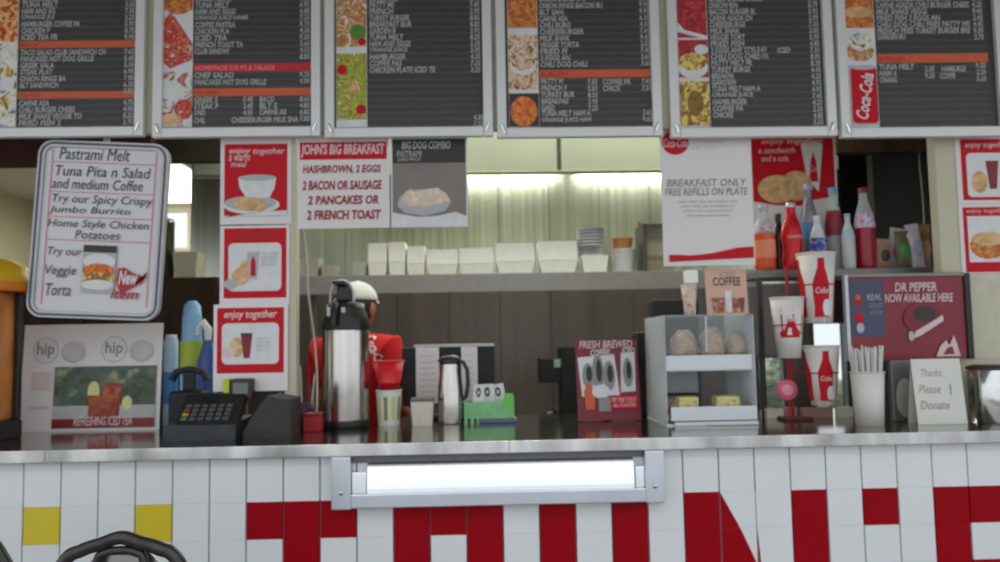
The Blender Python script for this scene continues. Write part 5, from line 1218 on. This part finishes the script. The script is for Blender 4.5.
# white script across the right shoulder blade, laid on the shirt surface
bvh = BVHTree.FromPolygons(shv, shf); tv, tf = text_polys('Coca-Cola', .3, .02); wt = max(q[0] for q in tv); out = []
ang = math.radians(-55); ok = True
for q in tv:
    u_, w_ = (q[0]/wt-.5)*.17, (q[1]-.3)*.055
    X_ = .150+u_*math.cos(ang)-w_*math.sin(ang); Z_ = 1.35+u_*math.sin(ang)+w_*math.cos(ang)
    hit = bvh.ray_cast(Vector((X_, -1, Z_)), Vector((0, 1, 0)))
    out.append((hit[0]+Vector((0, -.003, 0))) if hit[0] else Vector((X_, -.1, Z_)))
MB().add(out, tf, PWHITE).build('shirt_print', shirt)

# ------------------------------------------------------------------ black metal chairs in front of the counter
def chair(px, py_top, Yb, label, first=None):
    ztop = P(px, py_top, Yb).z; x = P(px, py_top, Yb).x
    if first:
        r_ = first.copy(); COL.objects.link(r_); r_.location = (x, Yb, ztop-first['_h'] if False else 0); r_['label'] = label
        for ch in first.children:
            q = ch.copy(); COL.objects.link(q); q.parent = r_
        return r_
    r_ = thing('metal_chair', (x, Yb, 0), label, 'chair', 'black metal chairs before the counter')
    def tubepart(name, pts, r, M=CHAIRBLK): return MB().tube(smooth([Vector(p) for p in pts], 6), r, M, 10).build(name, r_)
    zt2 = ztop-.013
    tubepart('back_frame', [(-.19, .05, .455), (-.19, .02, .62), (-.185, 0, .78), (-.118, 0, zt2-.052), (-.078, 0, zt2-.024), (-.040, 0, zt2-.012), (0, 0, zt2), (.040, 0, zt2-.012), (.078, 0, zt2-.024), (.118, 0, zt2-.052), (.185, 0, .78), (.19, .02, .62), (.19, .05, .455)], .014)
    tubepart('back_ring', [(-.045, .002, .70), (-.052, .0, .82), (-.048, 0, zt2-.05), (-.03, 0, zt2-.030), (0, 0, zt2-.026), (.03, 0, zt2-.030), (.048, 0, zt2-.05), (.052, 0, .82), (.045, .002, .70)], .009)
    b = MB(); pol = []
    for i in range(13):
        a_ = math.pi*i/12; pol.append((.108*math.cos(a_), .70+(zt2-.022-.70)*math.sin(a_)**.45))
    b.prism(pol, .016, .020, mat('chair_back_steel', (.42,.40,.38), .25, .9, var=.15, scale=6)); b.build('back_panel', r_)
    tubepart('rail', [(-.188, .012, .66), (0, -.006, .67), (.188, .012, .66)], .009)
    b = MB(); b.lathe([(0, .44), (.185, .44), (.20, .447), (.20, .46), (.185, .468), (0, .468)], CHAIRBLK, c=(0, .22, 0), seg=36); b.build('seat', r_)
    for (x0, y0, x1, y1) in ((-.15, .08, -.20, .0), (.15, .08, .20, .0), (-.14, .36, -.18, .41), (.14, .36, .18, .41)):
        MB().tube([(x0, y0, .4395), (x1, y1, .0)], .013, CHAIRBLK, 10).build('leg', r_)
    tubepart('stretcher', [(.0+.145*math.cos(2*math.pi*i/12), .215+.15*math.sin(2*math.pi*i/12), .23) for i in range(13)], .007)
    return r_
c1 = chair(121, 531, -.72, 'black metal chair with looped back below the right yellow tile')
chair(-55, 531, -.60, 'black metal chair mostly cut off at the bottom left corner', c1)

# hedge and sky beyond the back windows
HEDGE = food('hedge_leaves', [lin(90,105,70), lin(160,170,130), lin(215,218,200)], 9)
b = MB(); hx_ = P(790, 390, 4.2).x
for i in range(90):
    b.ellipsoid((random.uniform(-1.1, 1.1), random.uniform(-.25, .25), random.uniform(.2, .98)), (random.uniform(.14, .28),)*3, HEDGE, us=10, vs_=7, fn=lambda q: q*(1+.25*math.sin(11*q.x+5*q.z)*math.cos(9*q.y)))
hg = tag(b.build('hedge', None, (hx_, 4.4, 0)), 'pale green hedge outside seen through the small back windows', 'hedge')
